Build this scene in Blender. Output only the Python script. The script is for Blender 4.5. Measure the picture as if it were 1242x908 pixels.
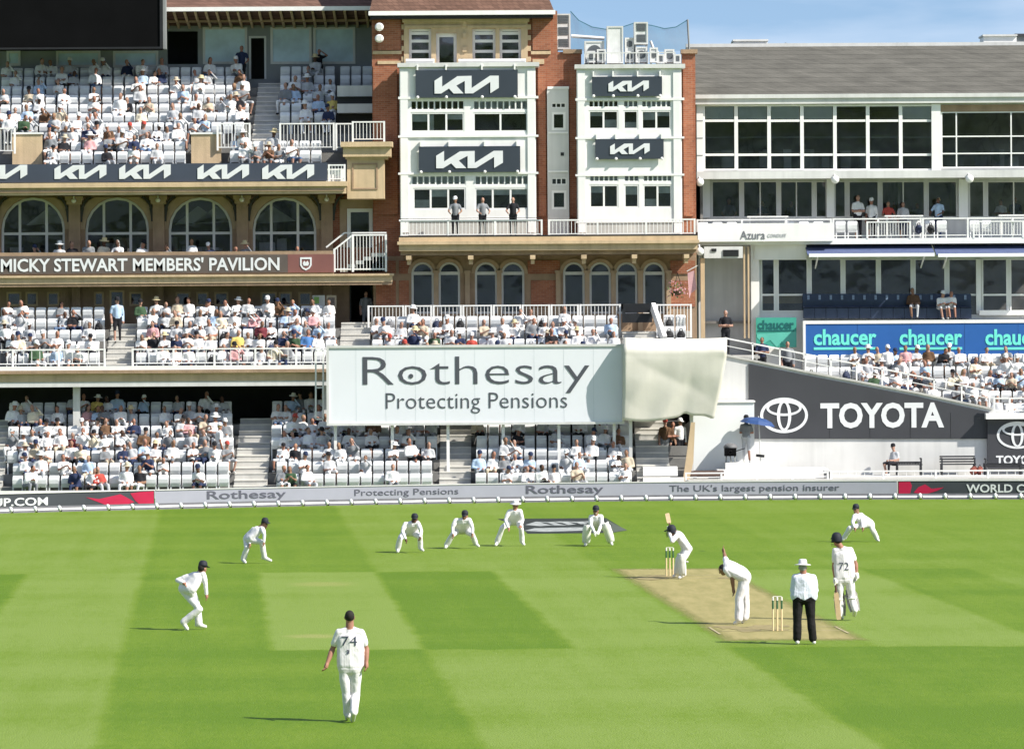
import bpy, bmesh, math, random
import numpy as np
from mathutils import Vector, Matrix, noise
from mathutils.bvhtree import BVHTree
R = math.radians
random.seed(11)
for _o in list(bpy.data.objects): bpy.data.objects.remove(_o)
SC = bpy.context.scene
COL = SC.collection

# ------------------------------------------------------------------ camera
F, H, HX, HY, ROLL = 5500.0, 6.6, 621.0, 382.0, 0.006
cam = bpy.data.cameras.new("camera"); camo = bpy.data.objects.new("camera", cam); COL.objects.link(camo)
camo.location = (0, 0, H); camo.rotation_euler = (math.pi/2, ROLL, 0)
cam.sensor_width = 36; cam.lens = 36*F/1242; cam.shift_y = -(454-HY)/1242
cam.clip_start = 1; cam.clip_end = 4000
SC.camera = camo

# ------------------------------------------------------------------ sky, sun, exposure
SUN_EL, SUN_AZ = R(42), R(28)          # azimuth measured from +X towards the camera side
SD = Vector((math.cos(SUN_AZ)*math.cos(SUN_EL), -math.sin(SUN_AZ)*math.cos(SUN_EL), math.sin(SUN_EL)))
w = bpy.data.worlds.new("World"); SC.world = w; w.use_nodes = True
nt = w.node_tree; nt.nodes.clear(); N = nt.nodes.new; L = nt.links.new
tc = N('ShaderNodeTexCoord')
add = N('ShaderNodeVectorMath'); add.operation = 'ADD'; add.inputs[1].default_value = (0, 0, 0.13)
nrm = N('ShaderNodeVectorMath'); nrm.operation = 'NORMALIZE'
sky = N('ShaderNodeTexSky'); sky.sky_type = 'NISHITA'; sky.sun_disc = False
sky.sun_elevation = SUN_EL; sky.sun_rotation = math.atan2(SD.x, SD.y); sky.air_density = 1.0; sky.dust_density = 0.6; sky.ozone_density = 2.2
L(tc.outputs['Generated'], add.inputs[0]); L(add.outputs[0], nrm.inputs[0]); L(nrm.outputs[0], sky.inputs['Vector'])
mp = N('ShaderNodeMapping'); mp.inputs['Scale'].default_value = (9, 9, 42); mp.inputs['Location'].default_value = (0.35, 0, 0.6)
nz = N('ShaderNodeTexNoise'); nz.inputs['Scale'].default_value = 1.0; nz.inputs['Detail'].default_value = 6
L(tc.outputs['Generated'], mp.inputs['Vector']); L(mp.outputs[0], nz.inputs['Vector'])
rp = N('ShaderNodeValToRGB'); rp.color_ramp.elements[0].position = 0.42; rp.color_ramp.elements[1].position = 0.74
rp.color_ramp.elements[1].color = (0.8, 0.8, 0.8, 1)
L(nz.outputs['Fac'], rp.inputs['Fac'])
mx = N('ShaderNodeMix'); mx.data_type = 'RGBA'; mx.inputs['B'].default_value = (6.2, 6.7, 7.6, 1)
L(rp.outputs['Color'], mx.inputs['Factor']); L(sky.outputs['Color'], mx.inputs['A'])
bg = N('ShaderNodeBackground'); bg.inputs['Strength'].default_value = 0.098
L(mx.outputs['Result'], bg.inputs['Color'])
wo = N('ShaderNodeOutputWorld'); L(bg.outputs[0], wo.inputs[0])
sl = bpy.data.lights.new("sun", 'SUN'); sl.energy = 4.7; sl.angle = R(0.5); sl.color = (1, 0.95, 0.86)
so = bpy.data.objects.new("sun", sl); COL.objects.link(so); so.rotation_euler = SD.to_track_quat('Z', 'Y').to_euler(); so.location = SD*300
SC.view_settings.view_transform = 'Standard'; SC.view_settings.look = 'None'; SC.view_settings.gamma = 1
SC.view_settings.exposure = 0.70
SC.render.engine = 'CYCLES'
SC.cycles.max_bounces = 6; SC.cycles.diffuse_bounces = 3; SC.cycles.glossy_bounces = 2; SC.cycles.transparent_max_bounces = 12
SC.cycles.use_denoising = True

# ------------------------------------------------------------------ photo-to-world measuring
def lvl(px, py):
    dx, dy = px-HX, py-HY
    return dx-ROLL*dy, dy+ROLL*dx
def W(px, py, Y):
    dx, dy = lvl(px, py); return Vector((dx*Y/F, Y, H-dy*Y/F))
def G(px, py, z=0.0):
    dx, dy = lvl(px, py); Y = F*(H-z)/dy; return Vector((dx*Y/F, Y, z))
def X(px, Y, py=HY): return W(px, py, Y).x
def Z(py, Y, px=HX): return W(px, py, Y).z
def RC(px0, py0, px1, py1, Y):         # rectangle -> x0, x1, z0, z1
    cx, cy = (px0+px1)/2, (py0+py1)/2
    return W(px0, cy, Y).x, W(px1, cy, Y).x, W(cx, py1, Y).z, W(cx, py0, Y).z

# ------------------------------------------------------------------ materials
MATS = {}
def mat(name, col, rough=0.6, var=0.12, scale=2.0, spec=0.3, bump=0.0, bscale=30.0, metal=0.0, streak=0.0):
    if name in MATS: return MATS[name]
    m = bpy.data.materials.new(name); m.use_nodes = True; t = m.node_tree; n = t.nodes; b = n['Principled BSDF']
    b.inputs['Roughness'].default_value = rough; b.inputs['Metallic'].default_value = metal
    b.inputs['Specular IOR Level'].default_value = spec
    g = n.new('ShaderNodeNewGeometry')
    no = n.new('ShaderNodeTexNoise'); no.inputs['Scale'].default_value = scale; no.inputs['Detail'].default_value = 5
    t.links.new(g.outputs['Position'], no.inputs['Vector'])
    r = n.new('ShaderNodeMapRange'); r.inputs['From Min'].default_value = .25; r.inputs['From Max'].default_value = .75
    r.inputs['To Min'].default_value = 1-var; r.inputs['To Max'].default_value = 1+var*.6
    t.links.new(no.outputs['Fac'], r.inputs['Value'])
    val = r.outputs['Result']
    if streak:
        mp = n.new('ShaderNodeMapping'); mp.inputs['Scale'].default_value = (2.2, 2.2, .12)
        t.links.new(g.outputs['Position'], mp.inputs['Vector'])
        n2 = n.new('ShaderNodeTexNoise'); n2.inputs['Scale'].default_value = 2; n2.inputs['Detail'].default_value = 4
        t.links.new(mp.outputs[0], n2.inputs['Vector'])
        r2 = n.new('ShaderNodeMapRange'); r2.inputs['From Min'].default_value = .45; r2.inputs['From Max'].default_value = .75
        r2.inputs['To Min'].default_value = 1; r2.inputs['To Max'].default_value = 1-streak
        t.links.new(n2.outputs['Fac'], r2.inputs['Value'])
        mm = n.new('ShaderNodeMath'); mm.operation = 'MULTIPLY'
        t.links.new(val, mm.inputs[0]); t.links.new(r2.outputs['Result'], mm.inputs[1]); val = mm.outputs[0]
    sc = n.new('ShaderNodeVectorMath'); sc.operation = 'SCALE'; sc.inputs[0].default_value = col[:3]
    t.links.new(val, sc.inputs['Scale']); t.links.new(sc.outputs[0], b.inputs['Base Color'])
    if bump:
        n3 = n.new('ShaderNodeTexNoise'); n3.inputs['Scale'].default_value = bscale; n3.inputs['Detail'].default_value = 4
        t.links.new(g.outputs['Position'], n3.inputs['Vector'])
        bp = n.new('ShaderNodeBump'); bp.inputs['Strength'].default_value = bump; bp.inputs['Distance'].default_value = .05
        t.links.new(n3.outputs['Fac'], bp.inputs['Height']); t.links.new(bp.outputs[0], b.inputs['Normal'])
    MATS[name] = m; return m

def brick_mat(name, c1, c2, mortar):
    m = bpy.data.materials.new(name); m.use_nodes = True; t = m.node_tree; n = t.nodes; b = n['Principled BSDF']
    g = n.new('ShaderNodeNewGeometry'); s = n.new('ShaderNodeSeparateXYZ'); t.links.new(g.outputs['Position'], s.inputs[0])
    a = n.new('ShaderNodeMath'); a.operation = 'ADD'; t.links.new(s.outputs['X'], a.inputs[0]); t.links.new(s.outputs['Y'], a.inputs[1])
    c = n.new('ShaderNodeCombineXYZ'); t.links.new(a.outputs[0], c.inputs['X']); t.links.new(s.outputs['Z'], c.inputs['Y'])
    br = n.new('ShaderNodeTexBrick'); br.inputs['Scale'].default_value = 1; br.inputs['Brick Width'].default_value = .225
    br.inputs['Row Height'].default_value = .075; br.inputs['Mortar Size'].default_value = .006
    br.inputs['Color1'].default_value = (*c1, 1); br.inputs['Color2'].default_value = (*c2, 1); br.inputs['Mortar'].default_value = (*mortar, 1)
    t.links.new(c.outputs[0], br.inputs['Vector'])
    no = n.new('ShaderNodeTexNoise'); no.inputs['Scale'].default_value = .9; no.inputs['Detail'].default_value = 6
    t.links.new(g.outputs['Position'], no.inputs['Vector'])
    r = n.new('ShaderNodeMapRange'); r.inputs['From Min'].default_value = .25; r.inputs['From Max'].default_value = .75
    r.inputs['To Min'].default_value = .75; r.inputs['To Max'].default_value = 1.15
    t.links.new(no.outputs['Fac'], r.inputs['Value'])
    v = n.new('ShaderNodeVectorMath'); v.operation = 'SCALE'; t.links.new(br.outputs['Color'], v.inputs[0]); t.links.new(r.outputs['Result'], v.inputs['Scale'])
    t.links.new(v.outputs[0], b.inputs['Base Color']); b.inputs['Roughness'].default_value = .85; b.inputs['Specular IOR Level'].default_value = .15
    MATS[name] = m; return m

def tile_mat(name, col, rowh, tw, var):
    """roof slates or tiles: courses up the slope, staggered joints, each tile its own tone"""
    m = brick_mat(name, tuple(c*(1-var) for c in col), tuple(c*(1+var) for c in col), tuple(c*.45 for c in col))
    for nd in m.node_tree.nodes:
        if nd.type == 'TEX_BRICK':
            nd.inputs['Brick Width'].default_value = tw; nd.inputs['Row Height'].default_value = rowh; nd.inputs['Mortar Size'].default_value = .008
    return m

def glass_mat(name, tint, refl=1.0, rough=.02):
    m = bpy.data.materials.new(name); m.use_nodes = True; t = m.node_tree; n = t.nodes; n.clear()
    o = n.new('ShaderNodeOutputMaterial'); tr = n.new('ShaderNodeBsdfTransparent'); tr.inputs[0].default_value = (*tint, 1)
    gl = n.new('ShaderNodeBsdfGlossy'); gl.inputs['Roughness'].default_value = rough; gl.inputs[0].default_value = (refl, refl, refl, 1)
    fr = n.new('ShaderNodeFresnel'); fr.inputs['IOR'].default_value = 1.75
    g = n.new('ShaderNodeNewGeometry'); no = n.new('ShaderNodeTexNoise'); no.inputs['Scale'].default_value = .7; no.inputs['Detail'].default_value = 2
    t.links.new(g.outputs['Position'], no.inputs['Vector'])
    bp = n.new('ShaderNodeBump'); bp.inputs['Strength'].default_value = .12; bp.inputs['Distance'].default_value = .1
    t.links.new(no.outputs['Fac'], bp.inputs['Height']); t.links.new(bp.outputs[0], gl.inputs['Normal'])
    mxs = n.new('ShaderNodeMixShader'); t.links.new(fr.outputs[0], mxs.inputs[0]); t.links.new(tr.outputs[0], mxs.inputs[1]); t.links.new(gl.outputs[0], mxs.inputs[2])
    t.links.new(mxs.outputs[0], o.inputs[0]); MATS[name] = m; return m

white = mat('white_paint', (.80, .79, .77), .45, .07, 1.3, streak=.05)
offwhite = mat('grey_white_paint', (.62, .615, .60), .55, .12, .9, streak=.12)
cream = mat('beige_stone', (.56, .42, .265), .8, .16, 1.4, bump=.2, streak=.18)
stone = mat('brown_stone', (.34, .235, .155), .85, .22, 2.2, bump=.3, streak=.15)
conc = mat('concrete', (.50, .49, .46), .85, .18, 1.2, bump=.2, streak=.12)
terrm = mat('weathered_concrete', (.20, .195, .185), .9, .25, 2.0, bump=.2)  # concrete coloured dark so the gaps between seats read as shadow
stepm = mat('pale_steps', (.62, .60, .55), .8, .16, 2.5)
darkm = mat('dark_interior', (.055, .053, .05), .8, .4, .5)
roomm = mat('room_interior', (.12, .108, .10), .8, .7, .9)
blackm = mat('black_screen', (.005, .005, .0055), .8, .3, .7, spec=.05)
midgrey = mat('grey_paint', (.25, .26, .26), .6, .15, 1)
darkgrey = mat('charcoal_paint', (.05, .052, .06), .55, .2, .8)
blackmetal = mat('black_metal', (.02, .02, .022), .45, .2, 3)
signnavy = mat('slate_banner', (.052, .062, .088), .5, .14, .7)
signpanel = mat('slate_panel', (.040, .050, .065), .5, .14, .7)
letter = mat('white_lettering', (.68, .69, .70), .5, .06, 3)
brick = brick_mat('red_brick', (.365, .14, .078), (.265, .093, .053), (.33, .21, .15))
slate = tile_mat('grey_slates', (.122, .116, .10), .22, .30, .09)
rtile = tile_mat('red_tiles', (.15, .085, .062), .14, .20, .2)
glass = glass_mat('window_glass', (.82, .83, .84))
glassc = glass_mat('clear_glass', (.92, .93, .94))
blueglass = mat('blue_blind', (.52, .66, .74), .5, .18, 2)  # opaque pale blue standing in for blue-grey glass
seatw = mat('white_plastic', (.74, .75, .76), .38, .08, 5, spec=.4)

# ------------------------------------------------------------------ mesh helpers
def link(name, me, parent=None, mats=None):
    o = bpy.data.objects.new(name, me); COL.objects.link(o)
    if parent is not None:
        o.parent = parent
        if parent.type == 'EMPTY': o.matrix_parent_inverse = Matrix.Translation(-parent.location)
    return o
def smooth(me, on=True): me.polygons.foreach_set('use_smooth', [on]*len(me.polygons))
class MB:
    def __init__(s): s.v = []; s.f = []; s.m = []
    def add(s, vs, fs, mi=0):
        b = len(s.v); s.v += [tuple(v) for v in vs]; s.f += [tuple(i+b for i in f) for f in fs]; s.m += [mi]*len(fs)
    def box(s, x0, x1, y0, y1, z0, z1, mi=0):
        if x0 > x1: x0, x1 = x1, x0
        if y0 > y1: y0, y1 = y1, y0
        if z0 > z1: z0, z1 = z1, z0
        s.add([(x0,y0,z0),(x1,y0,z0),(x1,y1,z0),(x0,y1,z0),(x0,y0,z1),(x1,y0,z1),(x1,y1,z1),(x0,y1,z1)],
              [(0,3,2,1),(4,5,6,7),(0,1,5,4),(1,2,6,5),(2,3,7,6),(3,0,4,7)], mi); return s
    def pbox(s, px0, py0, px1, py1, Y, d=.1, mi=0):         # box measured on the photo: front face at depth Y
        x0, x1, z0, z1 = RC(px0, py0, px1, py1, Y); return s.box(x0, x1, Y, Y+d, z0, z1, mi)
    def bar(s, a, b, w_=.05, h_=None, mi=0):                # square bar from a to b
        a, b = Vector(a), Vector(b); d = b-a
        if d.length < 1e-6: return s
        d.normalize(); up = Vector((0,0,1)) if abs(d.z) < .95 else Vector((0,1,0))
        q = d.cross(up).normalized()*w_/2; r = q.cross(d).normalized()*(h_ or w_)/2
        vs = [p+sx*q+sz*r for p in (a, b) for sx, sz in ((-1,-1),(1,-1),(1,1),(-1,1))]
        s.add(vs, [(0,1,2,3),(7,6,5,4),(0,4,5,1),(1,5,6,2),(2,6,7,3),(3,7,4,0)], mi); return s
    def tube(s, a, b, r0, r1=None, n=8, mi=0, caps=True):
        a, b = Vector(a), Vector(b); r1 = r0 if r1 is None else r1; d = (b-a).normalized()
        up = Vector((0,0,1)) if abs(d.z) < .95 else Vector((0,1,0)); q = d.cross(up).normalized(); r = q.cross(d)
        vs = [p+rr*(math.cos(t)*q+math.sin(t)*r) for p, rr in ((a, r0), (b, r1)) for t in [2*math.pi*i/n for i in range(n)]]
        fs = [(i, (i+1)%n, n+(i+1)%n, n+i) for i in range(n)]
        if caps: fs += [tuple(range(n-1,-1,-1)), tuple(range(n, 2*n))]
        s.add(vs, fs, mi); return s
    def ball(s, c, rx, ry=None, rz=None, n=10, k=6, mi=0, rot=None):
        ry = ry or rx; rz = rz or rx; vs = []; fs = []
        for i in range(k+1):
            ph = math.pi*i/k
            for j in range(n):
                t = 2*math.pi*j/n; v = Vector((rx*math.sin(ph)*math.cos(t), ry*math.sin(ph)*math.sin(t), rz*math.cos(ph)))
                if rot: v = rot @ v
                vs.append(Vector(c)+v)
        for i in range(k):
            for j in range(n):
                fs.append((i*n+j, (i+1)*n+j, (i+1)*n+(j+1)%n, i*n+(j+1)%n))
        s.add(vs, fs, mi); return s
    def lathe(s, c, prof, n=14, mi=0, rot=None):            # prof: (radius, height) list
        vs = []; fs = []
        for r_, h_ in prof:
            for j in range(n):
                t = 2*math.pi*j/n; v = Vector((r_*math.cos(t), r_*math.sin(t), h_))
                if rot: v = rot @ v
                vs.append(Vector(c)+v)
        for i in range(len(prof)-1):
            for j in range(n): fs.append((i*n+j, i*n+(j+1)%n, (i+1)*n+(j+1)%n, (i+1)*n+j))
        s.add(vs, fs, mi); return s
    def mesh(s, name, mats, sm=False):
        me = bpy.data.meshes.new(name); me.from_pydata(s.v, [], s.f)
        for m in (mats if isinstance(mats, (list, tuple)) else [mats]): me.materials.append(m)
        me.polygons.foreach_set('material_index', s.m)
        if sm: smooth(me)
        me.validate(); me.update(); return me
    def build(s, name, mats, parent=None, sm=False): return link(name, s.mesh(name, mats, sm), parent)

def tag(o, label=None, cat=None, group=None, kind=None):
    if label: o['label'] = label
    if cat: o['category'] = cat
    if group: o['group'] = group
    if kind: o['kind'] = kind
    return o
def thing(name, label, cat, group=None, loc=(0,0,0)):
    o = bpy.data.objects.new(name, None); o.empty_display_size = .2; o.location = loc; COL.objects.link(o)
    return tag(o, label, cat, group)

def curve_mesh(cu, name, m):
    o = bpy.data.objects.new('tmp', cu); COL.objects.link(o)
    dg = bpy.context.evaluated_depsgraph_get(); dg.update()
    me = bpy.data.meshes.new_from_object(o.evaluated_get(dg)); bpy.data.objects.remove(o); bpy.data.curves.remove(cu)
    me.name = name; me.materials.clear(); me.materials.append(m); return me
def shape(name, polys, Y, depth, m, parent=None):
    """flat shape in x-z with holes (even-odd), front face at Y, going back by depth"""
    cu = bpy.data.curves.new('c', 'CURVE'); cu.dimensions = '2D'; cu.fill_mode = 'BOTH'; cu.extrude = depth/2
    for p in polys:
        sp = cu.splines.new('POLY'); sp.points.add(len(p)-1); sp.use_cyclic_u = True
        for i, (a, b) in enumerate(p): sp.points[i].co = (a, b, 0, 1)
    me = curve_mesh(cu, name, m)
    for v in me.vertices: x, y, z = v.co; v.co = (x, Y+depth/2-z, y)
    me.update(); return link(name, me, parent)
def rectp(x0, x1, z0, z1): return [(x0,z0),(x1,z0),(x1,z1),(x0,z1)]
def archp(x0, x1, z0, z1, n=10):                             # z1 = crown; semicircular (or flatter) head
    c = (x0+x1)/2; r = (x1-x0)/2; rz = min(r, z1-z0)
    return [(x0,z0),(x1,z0)] + [(c+r*math.cos(math.pi*i/n), z1-rz+rz*math.sin(math.pi*i/n)) for i in range(n+1)]
def text(body, x0, x1, z0, z1, Y, m, parent, bold=0.0, name='lettering', depth=.012, keep=False):
    cu = bpy.data.curves.new('t', 'FONT'); cu.body = body; cu.size = 1; cu.extrude = .01; cu.offset = bold; cu.resolution_u = 3
    me = curve_mesh(cu, name, m)
    co = np.array([v.co[:] for v in me.vertices]); mn, mxx = co.min(0), co.max(0)
    for v in me.vertices:
        x, y, z = v.co
        v.co = (x0+(x-mn[0])/(mxx[0]-mn[0])*(x1-x0), Y-(depth if z > 0 else 0), z0+(y-mn[1])/(mxx[1]-mn[1])*(z1-z0))
    me.update(); return link(name, me, parent)
def ptext(body, px0, py0, px1, py1, Y, m, parent, bold=0.0, name='lettering'):
    return text(body, *RC(px0, py0, px1, py1, Y), Y, m, parent, bold, name)

def window(parent, x0, x1, z0, z1, Y, vs=(), hs=(), fw=.06, mw=.04, fm=None, gm=None, d=.10, arch=False, name='window'):
    """a framed window: frame and glazing bars (one mesh), its panes a sub-part"""
    fm = fm or white; gm = gm or glass
    hole = archp if arch else rectp
    fr = shape(name, [hole(x0, x1, z0, z1), hole(x0+fw, x1-fw, z0+fw, z1-fw)], Y, d, fm, parent)
    b = MB()
    for v in vs:
        x = x0+(x1-x0)*v; zt = z1-fw
        if arch:
            r = (x1-x0)/2; zt = z1-r+math.sqrt(max(0, r*r-(x-(x0+x1)/2)**2))-fw*.7
        b.box(x-mw/2, x+mw/2, Y+.01, Y+d-.01, z0+fw, zt)
    for h in hs:
        z = z0+(z1-z0)*h; b.box(x0+fw, x1-fw, Y+.013, Y+d-.013, z-mw/2, z+mw/2)
    if vs or hs:
        me = fr.data; bm = bmesh.new(); bm.from_mesh(me); t = b.mesh('t', fm); bm.from_mesh(t); bm.to_mesh(me); bm.free(); bpy.data.meshes.remove(t)
    shape('pane', [hole(x0+fw*.8, x1-fw*.8, z0+fw*.8, z1-fw*.8)], Y+d*.45, .012, gm, fr)
    return fr
def pwin(parent, px0, py0, px1, py1, Y, **k):
    return window(parent, *RC(px0, py0, px1, py1, Y), Y, **k)

def railing(label, a, b, h=1.0, m=None, group=None, step=.13, post=1.6, bal=True, rail2=True, r=.022):
    """white guard rail: rails and balusters, each post a part"""
    m = m or white; a, b = Vector(a), Vector(b); n = max(1, round((b-a).length/post)); up = Vector((0,0,h))
    mb = MB(); mb.bar(a+up, b+up, .06, .05)
    if rail2: mb.bar(a+Vector((0,0,.1)), b+Vector((0,0,.1)), .035)
    else: mb.bar(a+up*.5, b+up*.5, .035)
    if bal:
        k = max(2, int((b-a).length/step))
        for i in range(k+1):
            p = a+(b-a)*(i/k); mb.bar(p+Vector((0,0,.1)), p+up, .022)
    o = mb.build('railing', m); tag(o, label, 'railing', group)
    for i in range(n+1):
        p = a+(b-a)*(i/n); MB().bar(p+Vector((0,0,-.02)), p+up+Vector((0,0,.03)), .07).build('post', m, o)
    return o
# ================================================================== GROUND
def grass_material():
    m = bpy.data.materials.new('mown_grass'); m.use_nodes = True; t = m.node_tree; n = t.nodes; k = t.links.new; b = n['Principled BSDF']
    g = n.new('ShaderNodeNewGeometry'); s = n.new('ShaderNodeSeparateXYZ'); k(g.outputs['Position'], s.inputs[0])
    def math_(op, a, b_=None, c=None):
        q = n.new('ShaderNodeMath'); q.operation = op
        for i, v in enumerate((a, b_, c)):
            if v is None: continue
            if isinstance(v, (int, float)): q.inputs[i].default_value = v
            else: k(v, q.inputs[i])
        return q.outputs[0]
    def noise(scale, vec=None, det=4):
        q = n.new('ShaderNodeTexNoise'); q.inputs['Scale'].default_value = scale; q.inputs['Detail'].default_value = det
        k(vec or g.outputs['Position'], q.inputs['Vector']); return q.outputs['Fac']
    wob = math_('MULTIPLY', math_('SUBTRACT', noise(.8), .5), .3)
    u = math_('ADD', math_('ADD', s.outputs['X'], math_('MULTIPLY', math_('SUBTRACT', s.outputs['Y'], 95.0), .065)), wob)
    y = math_('ADD', s.outputs['Y'], math_('MULTIPLY', wob, 3.0))
    def ramp(edges, vals):                                   # piecewise stripes over u in [-32, 32]
        q = n.new('ShaderNodeValToRGB'); el = q.color_ramp.elements; f = lambda v: (v+32)/64
        pts = []
        for i, v in enumerate(vals):
            if i > 0: pts.append((f(edges[i-1]+.07), v))
            if i < len(edges): pts.append((f(edges[i]-.07), v))
        while len(el) < len(pts): el.new(.5)
        for e, (p, v) in zip(el, pts): e.position = p
        for e, (p, v) in zip(el, pts): e.position = p; e.color = (v, v, v, 1)
        k(math_('DIVIDE', math_('ADD', u, 32.0), 64.0), q.inputs['Fac']); return q.outputs['Color']
    near = ramp([-20.2, -14.15, -8.1, -2.15, 3.9, 9.95, 16], [.8, .2, .85, .2, .85, .12, .55, .3])
    sq = ramp([-14.1, -11.1, -8.1, -5.1, -2.15, .9, 3.9, 6.95, 10.4, 13.2], [.6, .05, .9, .2, 1.0, .05, .9, .6, .9, .25, .6])
    far = ramp([-20.2, -14.15, -8.1, -2.15, 3.9, 9.95], [.4, .35, .7, .25, .68, .35, .5])
    def sstep(v, a, b_):
        q = n.new('ShaderNodeMapRange'); q.interpolation_type = 'SMOOTHSTEP'; q.inputs['From Min'].default_value = a; q.inputs['From Max'].default_value = b_
        k(v, q.inputs['Value']); return q.outputs['Result']
    def mix(f_, a, b_):
        q = n.new('ShaderNodeMix'); q.data_type = 'FLOAT'; k(f_, q.inputs['Factor'])
        for v, i in ((a, 'A'), (b_, 'B')):
            if isinstance(v, (int, float)): q.inputs[i].default_value = v
            else: k(v, q.inputs[i])
        return q.outputs['Result']
    val = mix(sstep(y, 116.7, 117.3), mix(sstep(y, 89.5, 90.0), near, sq), far)
    mp = n.new('ShaderNodeMapping'); mp.inputs['Scale'].default_value = (.02, .22, 1); k(g.outputs['Position'], mp.inputs['Vector'])
    bands = math_('MULTIPLY', math_('SUBTRACT', noise(1.0, mp.outputs[0], 3), .5), 1.1)
    mp2 = n.new('ShaderNodeMapping'); mp2.inputs['Scale'].default_value = (.5, .12, 1); k(g.outputs['Position'], mp2.inputs['Vector'])
    blot = math_('MULTIPLY', math_('SUBTRACT', noise(2.2, mp2.outputs[0], 6), .5), .55)
    mp3 = n.new('ShaderNodeMapping'); mp3.inputs['Scale'].default_value = (1, .22, 1); k(g.outputs['Position'], mp3.inputs['Vector'])
    fine = math_('MULTIPLY', math_('SUBTRACT', noise(9.0, mp3.outputs[0], 5), .5), .7)
    cu_ = n.new('ShaderNodeCombineXYZ'); k(math_('MULTIPLY', u, 1.7), cu_.inputs['X']); k(math_('MULTIPLY', s.outputs['Y'], .035), cu_.inputs['Y'])
    passes = math_('MULTIPLY', math_('SUBTRACT', noise(1.0, cu_.outputs[0], 3), .5), .5)      # the mower's passes
    tuft = math_('MULTIPLY', math_('SUBTRACT', noise(30.0, mp3.outputs[0], 3), .5), .55)
    val = math_('ADD', math_('ADD', val, math_('ADD', bands, blot)), math_('ADD', fine, math_('ADD', passes, tuft)))
    cr = n.new('ShaderNodeValToRGB'); e = cr.color_ramp.elements
    e[0].position = -0.0; e[0].color = (.090, .168, .005, 1); e[1].position = 1.0; e[1].color = (.172, .246, .042, 1)
    q = e.new(.45); q.color = (.126, .203, .012, 1)
    k(val, cr.inputs['Fac']); colr = cr.outputs['Color']
    # old, worn pitch ends and scuffed turf
    def worn(cx, cy, rx, ry, amt, c):
        nonlocal colr
        a = math_('DIVIDE', math_('SUBTRACT', s.outputs['X'], cx), rx); b2 = math_('DIVIDE', math_('SUBTRACT', s.outputs['Y'], cy), ry)
        d = math_('ADD', math_('SQRT', math_('ADD', math_('MULTIPLY', a, a), math_('MULTIPLY', b2, b2))), math_('MULTIPLY', math_('SUBTRACT', noise(2.5), .5), 1.2))
        f_ = math_('MULTIPLY', math_('SUBTRACT', 1.0, sstep(d, .3, 1.1)), amt)
        q = n.new('ShaderNodeMix'); q.data_type = 'RGBA'; k(f_, q.inputs['Factor']); k(colr, q.inputs['A']); q.inputs['B'].default_value = (*c, 1); colr = q.outputs['Result']
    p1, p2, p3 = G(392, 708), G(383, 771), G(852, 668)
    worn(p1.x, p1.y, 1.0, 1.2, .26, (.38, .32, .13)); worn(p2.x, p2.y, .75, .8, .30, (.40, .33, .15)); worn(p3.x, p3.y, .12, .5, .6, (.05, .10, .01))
    k(colr, b.inputs['Base Color']); b.inputs['Roughness'].default_value = .75; b.inputs['Specular IOR Level'].default_value = .2
    bp = n.new('ShaderNodeBump'); bp.inputs['Strength'].default_value = .5; bp.inputs['Distance'].default_value = .06
    k(noise(28.0), bp.inputs['Height']); k(bp.outputs[0], b.inputs['Normal'])
    return m
GRASS = grass_material()
gb = MB(); gb.add([(-1500,-200,0),(1500,-200,0),(1500,3000,0),(-1500,3000,0)], [(0,1,2,3)])
tag(gb.build('ground', GRASS), kind='structure')

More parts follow.
